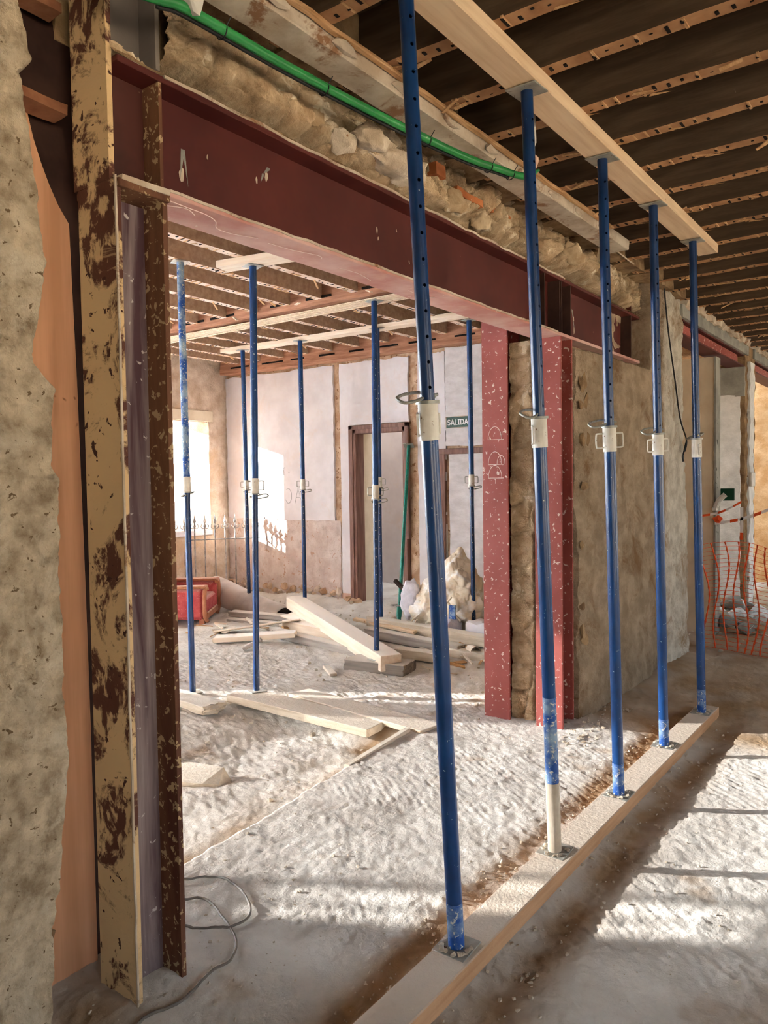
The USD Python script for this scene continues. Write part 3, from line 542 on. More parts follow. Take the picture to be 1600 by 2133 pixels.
# ================================================================== STEEL
cl = thing('steel_column', 'scraped cream and rust steel column beside the foreground stone wall', 'column')
part(cl, 'flange', box(1.368, 1.386, 1.96, 2.150, -.12, 2.495), mRust, 'flange with cream plaster remnants', )
part(cl, 'flange', box(1.534, 1.552, 1.96, 2.16, -.1, 2.495), mRust2)
part(cl, 'web', box(1.386, 1.534, 2.054, 2.068, -.1, 2.495), mPurple, 'purplish grey web')
part(cl, 'edge_bead', rough_box(1.364, 1.370, 1.955, 1.961, -.05, 2.5, .002, .02, 8), mPlateP, 'pale mortar bead on the flange edge')
part(cl, 'cap_plate', box(1.37, 1.553, 1.945, 2.16, 2.468, 2.492, .002), mRust2)
part(cl, 'mortar_smear', rough_box(1.378, 1.55, 1.938, 1.97, 2.488, 2.503, .008, .02, 9), mPlateP)
part(cl, 'end_plate', box(1.366, 1.384, 1.985, 2.166, 2.495, 3.12), mRust)
part(cl, 'upper_web', box(1.384, 1.53, 2.05, 2.062, 2.87, 3.3), mGreySteel, 'grey web above the beam'); part(cl, 'upper_flange', box(1.53, 1.545, 1.97, 2.15, 2.87, 3.3), mGreySteel)
rs = np.random.RandomState(3)
for k in range(5): part(cl, 'mortar_lump', rock((1.40+.03*k, 2.0+.01*k, 2.885), (.03, .03, .025+.012*(k == 3)), rs, 20), mRubble)
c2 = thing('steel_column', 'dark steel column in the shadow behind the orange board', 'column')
part(c2, 'flange', box(1.37, 1.386, 2.335, 2.525, -.1, 3.1), mDarkSteel); part(c2, 'flange', box(1.534, 1.552, 2.335, 2.525, -.1, 3.1), mDarkSteel); part(c2, 'web', box(1.386, 1.534, 2.424, 2.436, -.1, 3.1), mDarkSteel); part(c2, 'closing_plate', box(1.2, 1.56, 2.312, 2.33, -.1, 3.3), mDarkSteel)  # added dark plate; lower down it stands in for shade beside the board
bm = thing('steel_beam', 'long dark red steel beam spanning the opening', 'beam')
part(bm, 'top_flange', box(1.384, 6.062, 1.958, 2.142, 2.832, 2.852, .002), mBeam)
part(bm, 'bottom_flange', box(1.552, 6.062, 1.958, 2.142, 2.492, 2.512, .002), mUnder, 'pinkish dusty bottom flange, light from below put into its colour')
part(bm, 'web', box(1.544, 6.062, 2.043, 2.055, 2.51, 2.834), mBeam); part(bm, 'end_web', box(1.384, 1.544, 2.043, 2.055, 2.51, 2.834), mBeamEnd, 'dark unpainted end of the web')
for X, n in ((1.538, 1), (4.325, 0), (4.545, 0), (4.575, 0), (4.715, 0), (5.875, 0)): part(bm, 'stiffener', box(X-.006, X+.006, 1.964, 2.043, 2.512, 2.832), mDarkSteel if n == 0 else mRust2)
part(bm, 'mortar_crust', rough_box(1.55, 4.6, 1.955, 1.966, 2.848, 2.858, .006, .025, 17), mPlateP)
part(bm, 'mortar_crust', rough_box(1.56, 4.5, 1.954, 1.96, 2.503, 2.512, .004, .025, 18), mPlateP)
for (px, pz, s) in ((1.68, 2.62, .03), (2.07, 2.73, .022), (1.79, 2.71, .012), (2.02, 2.70, .015), (2.75, 2.70, .02), (2.76, 2.67, .013), (3.0, 2.62, .012), (4.95, 2.68, .03), (4.96, 2.60, .03), (2.9, 2.74, .01)):
    m = rock((px, 2.043, pz), (s*.4, .003, s), rs, 14); part(bm, 'plaster_splash', m, mPlateP)
for pts in ([(1.57, 1.985), (1.66, 1.99), (1.74, 1.995), (1.80, 2.02), (1.85, 2.07), (1.92, 2.075), (2.02, 2.04)], [(2.08, 2.05), (2.2, 2.04), (2.32, 2.01), (2.36, 2.03)], [(2.5, 2.06), (2.62, 2.05), (2.75, 2.08)], [(1.60, 2.03), (1.66, 2.0), (1.72, 2.03)], [(3.0, 2.05), (3.15, 2.06), (3.2, 2.03)]):
    part(bm, 'scratch', tube(spline([(a, b+.0, 2.4913) for a, b in pts], 5), .0016, 4), mChalk)
for (ax1, az1, ax2, az2, w) in ((1.688, 2.70, 1.672, 2.60, .010), (1.690, 2.70, 1.704, 2.585, .007), (2.085, 2.765, 2.055, 2.735, .010), (2.055, 2.735, 2.04, 2.70, .006), (4.93, 2.73, 4.97, 2.58, .014)):
    part(bm, 'plaster_splash', trimesh.convex.convex_hull(np.array([[ax1-w, 2.0425, az1], [ax1+w*.6, 2.0425, az1], [ax2, 2.0425, az2], [ax1, 2.040, az1-.01], [ax2, 2.041, az2]])), mConcrete)
st = thing('steel_stub', 'short dark grey steel stub standing on the right end of the red beam', 'steel stub')
part(st, 'web', box(5.60, 5.90, 2.03, 2.045, 2.852, 3.26), mGreySteel); part(st, 'flange', box(5.885, 5.90, 1.97, 2.045, 2.852, 3.26), mBeam); part(st, 'web', box(5.90, 6.06, 2.02, 2.045, 2.852, 3.26), mBeam)
b2 = thing('steel_beam', 'dark steel beam inside the wall behind the long red one', 'beam')
part(b2, 'bottom_flange', box(1.386, 6.0, 2.335, 2.525, 2.68, 2.70), mUnder); part(b2, 'web', box(1.386, 6.0, 2.424, 2.436, 2.70, 3.0), mBeam); part(b2, 'top_flange', box(1.386, 6.0, 2.335, 2.525, 3.0, 3.02), mBeam)
struct('wall_lintel_core', rough_box(1.4, 6.9, 2.31, 2.56, 3.02, 3.5, .01, .2, 5), mMortar)
def rcol(y0, y1, lab, ztop, z0=-.08):
    t = thing('steel_column', lab, 'column'); ym = (y0+y1)/2
    part(t, 'flange', box(4.552, 4.568, y0, y1, z0, ztop, .002), mRed); part(t, 'flange', box(4.72, 4.736, y0, y1, z0, ztop, .002), mRed); part(t, 'web', box(4.568, 4.72, ym-.005, ym+.005, z0, ztop), mBeam); return t
ca = rcol(1.962, 2.145, 'speckled red steel column under the red beam, nearer one against the brown pier', 2.492)
cb = rcol(2.335, 2.525, 'speckled red steel column with chalk letters, further into the opening', 2.68)
def strokes(pts2, x, r, par, mt, nm='chalk_stroke'):
    for s in pts2: part(par, nm, tube([(x, a, b) for a, b in s], r, 4), mt)
arc = lambda cy, cz, ry, rz, a0, a1: [(cy+ry*math.cos(math.radians(t)), cz+rz*math.sin(math.radians(t))) for t in np.linspace(a0, a1, 12)]
for zc in (1.896, 1.73, 1.64):       # chalk letters P P P lying on their side
    strokes([[(2.365, zc-.03), (2.48, zc-.03)], arc(2.43, zc-.03, .05, .085, 0, 180)]+([arc(2.385, zc-.03, .03, .06, 0, 180)] if zc == 1.73 else []), 4.5512, .0022, cb, mChalk)
# corridor lintels
for k, (x0, x1, lab) in enumerate(((6.95, 9.42, 'dark red steel lintel over the corridor opening past the last prop'), (9.95, 12.4, 'short red steel lintel over the farthest corridor opening'))):
    t = thing('steel_lintel', lab, 'lintel')
    part(t, 'bottom_flange', box(x0, x1, 1.87, 2.05, 2.83, 2.845), mBeam); part(t, 'web', box(x0, x1-.05, 1.93, 1.942, 2.845, 2.95), mRed); part(t, 'top_flange', box(x0, x1, 1.87, 2.05, 2.95, 2.965), mBeam)
    part(t, 'web_front', box(x0, x1-.35, 1.872, 1.93, 2.845, 2.92), mRed)
    t = thing('concrete_lintel', ('grey concrete lintel resting on the first corridor red lintel', 'grey concrete lintel resting on the farthest corridor red lintel')[k], 'lintel')
    part(t, 'slab', rough_box(x0-.12, x1+.1, 1.84, 2.06, 2.965, 3.075, .005, .06, 5), mConcrete)
    part(t, 'mortar_crust', rough_box(x0-.05, x1+.1, 1.82, 2.0, 3.06, 3.125, .03, .05, 6+k), mPlateP)

# ================================================================== TIMBER, PROPS
def plank(name, label, a, b, w, h, m, roll=0.0, cat='plank', group=None, c=.004, taper=None):
    M, L = frame_x(a, b, roll); t = box(0, L, -w/2, w/2, 0, h, c)
    return t, M, L
def plank_thing(name, label, a, b, w, h, mt, roll=0.0, cat='plank', group=None, c=.004, jag=0.0, seed=0):
    M, L = frame_x(a, b, roll); m = box(0, L, -w/2, w/2, 0, h, c)
    if jag:
        m = m.subdivide_to_size(.06, max_iter=10); vv = m.vertices.copy(); k = (vv[:, 0] < .02*L+.03) | (vv[:, 0] > L*.98-.03)
        vv[k, 0] += jag*(noise(vv[k]*45+seed, seed)-.5)*2; vv += (np.stack([noise(vv*9+q*7, seed+q)-.5 for q in range(3)], 1))*.006; m.vertices = vv
    p = numbered('/World', name); g = usdkit.mesh(stage, p, m, mt)
    g.AddTransformOp().Set(Gf.Matrix4d(*M.T.ravel().tolist())); tag(g.GetPrim(), label, cat, group); return p
plank_thing('sole_plate', 'long dust-covered timber sole plate under the five near blue props', (.9, 1.28, -.01), (5.40, 1.285, -.01), .136, .07, mSole, cat='timber')
plank_thing('header_plank', 'long pale header plank under the ceiling joists, held by the five near blue props', (1.1, 1.285, 3.05), (5.36, 1.285, 3.05), .125, .058, mPlank, cat='timber')

def drill(ro, ri, z0, z1, zs, hr):
    C = manifold3d.Manifold.cylinder
    t = C(z1-z0, ro, ro, 28)-C(z1-z0+.02, ri, ri, 28).translate([0, 0, -.01])
    h = [C(.2, hr, hr, 8, True).rotate([90, 0, 0]).translate([0, 0, z-z0]) for z in zs]
    if h: t = t-manifold3d.Manifold.batch_boolean(h, manifold3d.OpType.Add)
    return t.translate([0, 0, z0])
def loop_handle(s, r0, w, z0, z1):
    return tube(spline([(s*r0, 0, z1), (s*(r0+w-.008), 0, z1), (s*(r0+w), 0, z1-.008), (s*(r0+w), 0, z0+.008), (s*(r0+w-.008), 0, z0), (s*r0, 0, z0)], 4), .0042, 6)
def prop(label, base, top, zc, inverted=False, twist=0.0, handles='loops', dusty=0, group=None, plates=True, holes_at=None, green=False):
    M, L = frame(base, top); R = trimesh.transformations.rotation_matrix(twist, [0, 0, 1]); M = M@R
    t = thing('steel_prop', label, 'prop', group, matrix=M)
    zl = (zc-base[2])/(top[2]-base[2])*L
    F = np.eye(4)
    if inverted: F[1, 1] = F[2, 2] = -1; F[2, 3] = L; zl = L-zl
    def P(n, m, mt, lab=None, smooth=40):
        if hasattr(m, 'to_mesh'):
            q = m.to_mesh(); m = trimesh.Trimesh(q.vert_properties[:, :3], q.tri_verts, process=False)
        m = m.copy(); m.apply_transform(F); part(t, n, m, mt, lab, smooth)
    ro, ri = (.0265, .0225) if not green else (.024, .02)
    outer = mGreen if green else (mBlueDust if dusty == 2 else mBlue); inner = mGreen if green else mBlueInner
    P('outer_tube', pipe(.006, zl-.09, ro, ro-.003), outer)
    if not inverted and not green: P('dusty_foot', pipe(.006, .16+.5*(dusty == 3), ro+.0006, ro-.001), mBlueDust, 'paint hidden by dust near the foot')
    if dusty == 1: part(t, 'plaster_spot', rock((.014, -.016, L-.42), (.014, .012, .035), np.random.RandomState(1), 24), mRubble)
    if dusty == 3: P('dusty_foot', pipe(.006, .30, ro+.0012, ro-.001), mPebble, 'foot whitened by plaster')
    P('collar', pipe(zl-.115, zl, ro+.0045, ro-.001), mCollar if not green else mGreen)
    P('collar_ring', pipe(zl-.004, zl+.006, ro+.010, ri), mZinc)
    zs = np.arange(zl+.045, L-.08, .0757)
    P('inner_tube', drill(ri, ri-.003, zl-.1, L-.006, zs, .0056), inner)
    if handles == 'loops':
        for s in (-1, 1): P('handle', loop_handle(s, ro+.003, .036, zl-.095, zl-.03), mZinc if inverted else mCollar)
    elif handles == 'slot':
        for s in (-1, 1): P('weld_lug', trimesh.util.concatenate([tube([(s*(ro+.004), -.012, zl-.1), (s*(ro+.011), 0, zl-.095), (s*(ro+.011), 0, zl-.035), (s*(ro+.004), -.012, zl-.03)], .004, 6)]), mCollar)
    q = [(.006, -.05, .022), (.03, -.043, .02), (.05, -.02, .017), (.075, -.005, .016), (.08, .01, .015), (.06, .028, .014), (.03, .03, .014), (0, .024, .014), (-.02, .006, .014), (-.03, 0, .014)]
    P('locking_pin', tube(spline([(-.034, -.012, zl+.02), (-.02, -.036, zl+.03), (.015, -.042, zl+.034), (.06, -.034, zl+.03), (.098, -.008, zl+.018), (.09, .026, zl+.002), (.05, .022, zl+.006), (0, 0, zl+.02), (-.036, 0, zl+.024)], 5)*[1, 1, 1]+0, .0052, 7), mZinc)
    if plates:
        for z in (0, L-.006):
            pl = box(-.06, .06, -.06, .06, z, z+.006, .0015); pl.apply_transform(np.linalg.inv(R)); P('end_plate', pl, mZinc if dusty != 9 else mBlue)
    if not inverted:
        r_ = np.random.RandomState(int(base[0]*100)); P('dust_heap', cat_([rock((.05*math.cos(a), .05*math.sin(a), .008), (.012, .012, .008), r_, 10) for a in r_.uniform(0, 6.28, 16)]), mPebble, 'crumbs lying on the base plate', False)
    return t
NEARG = None
near = [((2.121, 1.29, .06), (1.885, 1.285, 3.05), 2.6, 'slot', 0, 'nearest and largest blue steel prop, in front of the red beam'),
        ((2.918, 1.295, .06), (2.680, 1.285, 3.05), 2.9, 'slot', 3, 'blue steel prop with whitened foot, in front of the nearer red column'),
        ((3.626, 1.275, .06), (3.455, 1.285, 3.05), 2.35, 'loops', 1, 'middle prop of the near row, plaster spot near its top, before the brown pier'),
        ((4.449, 1.300, .06), (4.200, 1.285, 3.05), 2.5, 'loops', 0, 'blue steel prop fourth along the sole plate, with wide square collar handles'),
        ((5.212, 1.282, .06), (4.985, 1.285, 3.05), .6, 'slot', 0, 'darkest blue steel prop at the far end of the sole plate')]
for b, t, tw, h, d, lab in near: prop(lab, b, t, 1.838, False, tw, h, d)
far = [((3.766, 4.60, .02), (3.76, 4.615, 3.25), 1.54, 0.6, 'none', 'grey-streaked blue prop in the far room just right of the rusty column'),
       ((3.985, 4.14, .05), (4.05, 4.15, 3.20), 1.52, -.95, 'loops', 'far blue prop at the end of the floor planks, short board on its head'),
       ((6.548, 6.894, .0), (6.53, 6.898, 3.21), 1.52, -.9, 'loops', 'blue prop in the far room left of the sunlit patch, behind the grey sheet'),
       ((6.53, 5.96, .17), (6.525, 5.955, 3.21), 1.52, -.9, 'loops', 'blue prop in front of the sunlit patch of the white wall'),
       ((5.16, 3.90, .085), (5.40, 4.05, 3.17), 1.45, -.95, 'loops', 'blue prop standing on the short grey timber block'),
       ((6.60, 4.92, .03), (6.52, 4.86, 3.21), 1.53, -.9, 'loops', 'blue prop directly behind the one on the timber block'),
       ((6.80, 3.89, .0), (6.80, 3.91, 3.21), 1.54, -.95, 'loops', 'blue prop beside the white sack and left of the red column')]
for i, (b, t, z, tw, h, lab) in enumerate(far): prop(lab, b, t, z, True, tw, h, 0 if i else 2)
# green prop leaning against the door frame
prop('green steel prop leaning against the brown door frame', (6.766, 4.81, .02), (7.52, 5.16, 2.02), .22, False, 0, 'none', 0, green=True)

plank_thing('header_plank', 'short thick board on the head of a far blue prop', (3.98, 4.41, 3.20), (4.10, 3.80, 3.20), .155, .05, mPlankP, cat='timber')
plank_thing('header_plank', 'long pale header plank across the far room between lath girder and white wall', (6.56, 7.25, 3.21), (6.66, 3.3, 3.21), .16, .045, mPlankP, cat='timber')
plank_thing('wall_plate', 'plaster-crusted timber wall plate along the top of the rubble wall', (1.42, 1.75, 3.045), (4.95, 1.73, 3.055), .13, .065, mPlateP, cat='timber', jag=.02)
plank_thing('lath_strip', 'thin lath strip nailed along the wall plate', (1.45, 1.668, 3.09), (4.6, 1.655, 3.10), .028, .016, mLath, cat='lath', jag=.01)
rs = np.random.RandomState(77)
for k in range(9): 
    xk = 1.75+k*.34; s = rock((xk, 1.67, 3.075), (.07, .018, .02), rs, 22)
    solo('plaster_fragment', s, mPlateP, 'loose crust of old plaster stuck along the wall plate', 'plaster', 'plaster crusts along the wall plate')
lb = solo('formwork_board', flat_extrude(Polygon([(1.22, -.02), (1.437, -.02), (1.437, .8), (1.433, 1.3), (1.425, 1.93), (1.413, 2.435), (1.378, 2.485), (1.35, 2.54), (1.325, 2.60), (1.303, 2.665), (1.285, 2.74), (1.22, 3.0)]), 2.275, 2.30), mBoard, 'tall orange timber board standing behind the broken edge of the stone wall', 'board')

# ================================================================== SERVICES
gp = thing('green_conduit', 'green plastic conduit running along the top of the rubble wall', 'conduit')
cpts = spline([(1.25, 1.86, 2.955), (1.431, 1.82, 2.975), (1.525, 1.80, 2.98), (1.923, 1.785, 2.98), (2.405, 1.745, 2.98), (2.9, 1.69, 2.985), (3.14, 1.655, 3.0), (3.30, 1.60, 3.0), (3.36, 1.55, 3.035)], 8)
part(gp, 'sleeve', tube(cpts, np.concatenate([np.full(len(cpts)-8, .0155), np.linspace(.0155, .005, 8)]), 12), mGreenPipe, smooth=True)
part(gp, 'black_cable', tube(cpts[8:-12]+[0, .014, -.016], .006, 6), mBlack, 'black cable strapped beneath', smooth=True)
for k in (19, 27, 36, 46, 52):
    a = np.linspace(0, 2*PI, 14)[:-1]; c = cpts[k]
    part(gp, 'cable_tie', tube([(c[0]+.002*math.sin(q), c[1]+.006+.022*math.cos(q), c[2]-.006+.022*math.sin(q)) for q in a], .0022, 5, True), mBlack)
    part(gp, 'cable_tie', tube([(c[0], c[1]-.014, c[2]+.006), (c[0]+.005, c[1]-.03, c[2]+.03)], .002, 4), mBlack)
solo('plastic_wrap', trimesh.convex.convex_hull(np.array([[1.49, 1.775, 3.03], [1.56, 1.775, 3.03], [1.515, 1.775, 2.965], [1.545, 1.77, 2.985], [1.50, 1.80, 3.0], [1.53, 1.81, 2.97], [1.53, 1.765, 2.955]])), mPvc, 'white plastic wrap on the green conduit', 'wrap')
tb = thing('plastic_conduit_end', 'white plastic conduit end hanging from a joist above the second prop', 'conduit')
part(tb, 'tube', tube([(2.99, 1.42, 3.28), (2.995, 1.42, 3.1), (3.0, 1.42, 3.0), (3.0, 1.42, 2.975)], [.02, .022, .022, .012], 12), mPvc, smooth=40)
part(tb, 'rag', trimesh.convex.convex_hull(np.array([[2.985, 1.42, 2.97], [3.05, 1.41, 2.955], [3.0, 1.43, 2.87], [3.025, 1.42, 2.875], [3.01, 1.435, 2.92], [3.03, 1.40, 2.93]])), mPink, 'limp pink membrane')
wc = thing('wall_cable', 'pale cord then black cable hanging down the light part of the pier', 'cable')
part(wc, 'cord', tube(spline([(4.70, 1.75, 3.09), (5.36, 1.80, 3.10), (6.31, 1.84, 3.135)], 8), .005, 6), mPlateP)
part(wc, 'black_cable', tube(spline([(6.31, 1.845, 3.135), (6.42, 1.845, 2.80), (6.60, 1.84, 2.40), (6.75, 1.84, 2.10), (6.93, 1.835, 1.92), (6.86, 1.83, 1.82), (6.90, 1.83, 1.90), (6.80, 1.83, 1.78)], 8), .006, 6), mBlack)
part(wc, 'plug', rock((6.78, 1.82, 1.76), (.02, .015, .035), rs, 16), mBlack)
fcab = spline([(1.85, 2.345, .02), (1.902, 2.273, .025), (1.855, 2.126, .02), (1.78, 1.976, .02), (1.695, 1.911, .02), (1.607, 1.906, .02), (1.463, 1.872, .02), (1.343, 1.898, .02), (1.22, 1.86, .02)], 8)
fcab2 = spline([(1.82, 2.52, .02), (1.946, 2.459, .02), (2.038, 2.373, .02), (2.03, 2.224, .02), (1.946, 2.078, .025), (1.859, 2.041, .035), (1.775, 2.099, .02), (1.732, 2.196, .02), (1.73, 2.26, .02)], 8)
for c in (fcab, fcab2): c[:, 2] = height(c[:, 0], c[:, 1])+.008
fc = thing('floor_cable', 'grey cable looped on the dusty floor at the foot of the rusty column', 'cable')
part(fc, 'lead', tube(fcab, .0048, 8), mGreySteel, smooth=True); part(fc, 'lead', tube(fcab2+[0, 0, .003], .0048, 8), mGreySteel, smooth=True)

# ================================================================== FAR ROOM CONTENTS
def gz(x, y): return float(height(np.array([x]), np.array([y]))[0])
plank_thing('floor_plank', 'dusty thick plank on the far floor whose end overhangs the dug-out soil', (3.95, 2.99, -.045), (3.90, 4.25, .0), .235, .055, mPlankD, cat='plank')
plank_thing('floor_plank', 'thinner dusty plank lying beside and behind the overhanging one', (4.09, 2.66, -.02), (4.20, 3.92, .0), .22, .035, mPlankD, roll=.03, cat='plank')
plank_thing('floor_plank', 'broken plank stub under the leftmost far prop', (3.60, 4.16, -.02), (3.66, 4.95, -.02), .19, .06, mPlankD, cat='plank', jag=.03)
plank_thing('screed_board', 'pale board edging the screed beside the dug-out soil', (3.30, 2.715, -.03), (3.98, 2.765, -.01), .04, .035, mPlankD, cat='board')
solo('concrete_fragment', trimesh.convex.convex_hull(np.array([[2.6, 3.75, -.16], [2.87, 3.30, -.16], [3.02, 3.34, -.16], [2.95, 3.75, -.16], [2.6, 3.75, -.07], [2.80, 3.36, -.085], [2.87, 3.30, -.10], [2.97, 3.37, -.045], [2.93, 3.6, -.05], [2.75, 3.8, -.06]])), mConcrete if 0 else mPlankD, 'cracked slab fragment left standing in the dug-out soil', 'slab')
plank_thing('timber_block', 'short grey timber block under a far blue prop', (5.13, 4.16, -.005), (5.22, 3.60, -.005), .24, .09, mPlankB, cat='block', jag=.01, seed=3)
plank_thing('timber_offcut', 'small pale offcut alone on the far floor', (4.93, 4.27, .012), (4.75, 4.035, .01), .06, .025, mPlankD, cat='offcut')
W = [('thick squared pale beam sloping down across the wood pile', (6.50, 6.10, .15), (5.12, 3.72, .02), .19, .135, mPlankP, 0.0),
     ('long grey timber under the sloping beam in front of the wood pile', (5.72, 5.62, .0), (5.42, 4.12, .0), .12, .075, mPlankG, 0.0),
     ('pale broad board in the middle of the wood pile, behind the grey timber', (6.02, 5.75, .02), (5.78, 4.55, .02), .15, .10, mPlankP, 0.0),
     ('board with a sawn blunt end lying on the left front of the pile', (5.12, 5.90, .02), (5.58, 5.22, .07), .13, .05, mPlankP, .06),
     ('thin splintered white board on top of the pile left', (5.42, 6.25, .02), (6.0, 5.55, .13), .16, .018, mPlankP, -.2),
     ('grey plank at the back of the pile beside the armchair', (6.22, 6.85, .03), (6.38, 5.75, .03), .14, .06, mPlankG, 0.0),
     ('second grey plank on the floor at the back of the pile', (6.05, 6.70, .0), (6.18, 5.80, .0), .12, .04, mPlankG, 0.0),
     ('long pinkish timber on the right of the pile towards the red column', (6.58, 5.05, .04), (6.33, 3.25, .02), .12, .10, mPlankD, 0.0),
     ('weathered timber in front of the long pinkish one', (6.15, 4.75, .02), (5.98, 3.55, .01), .12, .09, mPlankG, 0.0),
     ('pale timber lying close to the foot of the red column', (5.95, 3.75, .0), (5.92, 2.9, .0), .12, .07, mPlankD, 0.0),
     ('short brown block behind the grey timber block', (5.62, 4.0, .01), (5.66, 3.55, .01), .12, .08, mPlankD, 0.0),
     ('orange-tinted thin batten behind the sloping beam', (6.62, 5.3, .06), (6.35, 4.3, .06), .05, .03, mPlank, 0.2),
     ('warped pale sheet of wood in the middle of the pile', (6.25, 5.95, .12), (5.95, 5.0, .10), .22, .014, mPlankP, .12)]
for i, (lab, a, b, w, h, mt, ro) in enumerate(W): plank_thing('pile_plank', lab, a, b, w, h, mt, roll=ro, group=None, jag=.012 if i not in (0,) else 0, seed=i)
plank_thing('timber_offcut', 'small grey offcut propped against the blunt-ended board', (5.03, 5.38, .01), (5.13, 5.24, .10), .06, .035, mPlankG, cat='offcut')
rs = np.random.RandomState(21)
for k in range(34):
    if k < 18: x, y = rs.uniform(5.3, 6.2), rs.uniform(3.0, 3.75)
    else: x, y = rs.uniform(5.2, 6.2), rs.uniform(5.6, 6.7)
    a = rs.uniform(0, PI); ln = rs.uniform(.08, .28); z = gz(x, y)+.01
    plank_thing('wood_scrap', 'thin splintered wood scrap strewn around the wood pile', (x, y, z), (x+ln*math.cos(a), y+ln*math.sin(a), z+rs.uniform(0, .05)), rs.uniform(.012, .05), rs.uniform(.006, .016), rs.choice([mLath, mPlankP, mPlankD]), roll=rs.uniform(-.4, .4), cat='scrap', group='wood scraps around the pile', c=.001)
tbk = thing('plaster_tub', 'small round tub lying on its side near the foot of the red column', 'tub')
m = pipe(0, .12, .05, .045); M, L = frame((6.02, 3.48, .06), (5.93, 3.36, .06)); m.apply_transform(M); part(tbk, 'wall', m, mPlankD, smooth=40)
m = disc(0, .006, .047); m.apply_transform(M); part(tbk, 'bottom', m, mPlankD)

# iron railing (fence) from the white wall towards the left
fe = thing('iron_railing', 'white iron railing with spear finials in front of the stone wall', 'railing')
fa = np.array([7.575, 7.74, 0]); fd = np.array([-.748, .663, 0])
# it runs away from the white wall, parallel to the picture
def rail(z, r, n): part(fe, n, tube([fa+[0, 0, z], fa+fd*1.9+[0, 0, z-.02]], r, 6), mFence)
rail(.84, .009, 'rail'); rail(.10, .009, 'rail')
for k in range(14):
    p = fa+fd*(.06+.137*k); x, y = p[0], p[1]
    if y > 8.36 and False: break
    part(fe, 'bar', tube([(x, y, -.02), (x, y, 1.0)], .0105, 6), mFence)
    fin = trimesh.creation.revolve(np.array([[0, 0], [.012, 0], [.024, .03], [.014, .05], [.009, .06], [.024, .09], [.012, .13], [0, .19]]), sections=10); fin.apply_translation([x, y, .99])
    sc = [tube(spline([(x, y, .99), (x+s*.035*fd[0], y+s*.035*fd[1], .985), (x+s*.052*fd[0], y+s*.052*fd[1], 1.02), (x+s*.036*fd[0], y+s*.036*fd[1], 1.045)], 4), .0075, 5) for s in (-1, 1)]
    part(fe, 'finial', cat_([fin]+sc), mFence, smooth=40)

# armchair
M = np.eye(4); a = math.radians(38); M[:3, :3] = trimesh.transformations.rotation_matrix(a, [0, 0, 1])[:3, :3]; M[:3, 3] = (5.86, 7.25, .0)
so = thing('armchair', 'red upholstered armchair with wooden trim, dusty, at the left of the wood pile', 'armchair', matrix=M)
part(so, 'seat', box(-.32, .32, -.30, .30, .10, .29, .03), mSofa, smooth=40)
bk = box(-.42, .42, .20, .36, .10, .78, .05); part(so, 'backrest', bk, mSofa, smooth=40)
for s in (-1, 1):
    ar = box(s*.36-.07, s*.36+.07, -.30, .30, .06, .42, .04); part(so, 'arm', ar, mSofa, smooth=40)
    part(so, 'arm_rail', box(s*.36-.075, s*.36+.075, -.33, .30, .415, .445, .012), mTrim)
    part(so, 'arm_scroll', tube(spline([(s*.30, -.315, .03), (s*.43, -.315, .10), (s*.45, -.315, .25), (s*.42, -.315, .37), (s*.36, -.315, .43), (s*.29, -.315, .40)], 6), .024, 8), mTrim, smooth=True)
    part(so, 'foot', box(s*.36-.03, s*.36+.03, -.30, -.24, -.02, .07), mTrim)
part(so, 'back_rail', tube(spline([(-.44, .26, .40), (-.42, .24, .72), (-.2, .24, .80), (.2, .24, .80), (.42, .24, .72), (.44, .26, .40)], 6), .022, 8), mTrim, smooth=True)
part(so, 'apron', box(-.30, .30, -.325, -.295, .05, .13, .01), mTrim)
plank_thing('wood_scrap', 'wood splinter lying on the seat of the armchair', (5.75, 7.05, .30), (5.95, 6.98, .33), .03, .015, mLath, cat='scrap')

# half-rolled grey sheet
aa = np.linspace(math.radians(-25), math.radians(200), 26); s_ = np.linspace(0, 1, 14)
A, B = np.array([6.62, 7.62, .22]), np.array([6.52, 6.30, -.03]); ax_ = (B-A)/np.linalg.norm(B-A); e1 = np.cross([0, 0, 1.], ax_); e1 /= np.linalg.norm(e1); e2 = np.cross(ax_, e1)
def rl(U, V): 
    r = (.19-.03*V)*(1+.03*np.sin(V*9)); return A+(B-A)*V[..., None]+r[..., None]*(np.cos(U)[..., None]*e1*-1+np.sin(U)[..., None]*e2)
vo, fo = patch(aa, s_, rl); sh = trimesh.Trimesh(vo, fo, process=False); nrm = sh.vertex_normals
inn = trimesh.Trimesh(vo-nrm*.005, fo[:, ::-1], process=False)
solo('rolled_sheet', cat_([sh, inn]), mSheet, 'grey half-rolled sheet lying between the armchair and the white wall', 'sheet', smooth=True)

# rubble sack
m = trimesh.creation.icosphere(6); vv = m.vertices.copy()
th = np.arctan2(vv[:, 1], vv[:, 0]); zc = vv[:, 2]
rr = .40*(1-.25*np.clip(zc, 0, 1)+.10*np.sin(3*th+1)+.06*np.sin(5*th))
vv = np.stack([vv[:, 0]*rr*1.0, vv[:, 1]*rr*1.12, np.clip(zc, -.72, 1)*.40+.29], 1)
vv[:, 2] += .16*np.exp(-((vv[:, 1]+.12)/.16)**2)*np.clip(zc, 0, 1)-.10*np.exp(-((vv[:, 1]-.25)/.2)**2)*np.clip(zc, 0, 1)
rid = np.abs(fbm(vv*3.6, 3, 5)); r2_ = np.abs(fbm(vv*np.array([9, 9, 6]), 3, 15)); c0 = np.array([0, 0, .28]); m.vertices = c0+(vv-c0)*(1+.30*(rid-.2)+.20*(r2_-.15))[:, None]
m.apply_translation([7.0, 4.28, .03])
sk = thing('rubble_sack', 'crumpled cream rubble sack with plastic film beside the red column', 'sack')
part(sk, 'body', m, mBag, smooth=True)
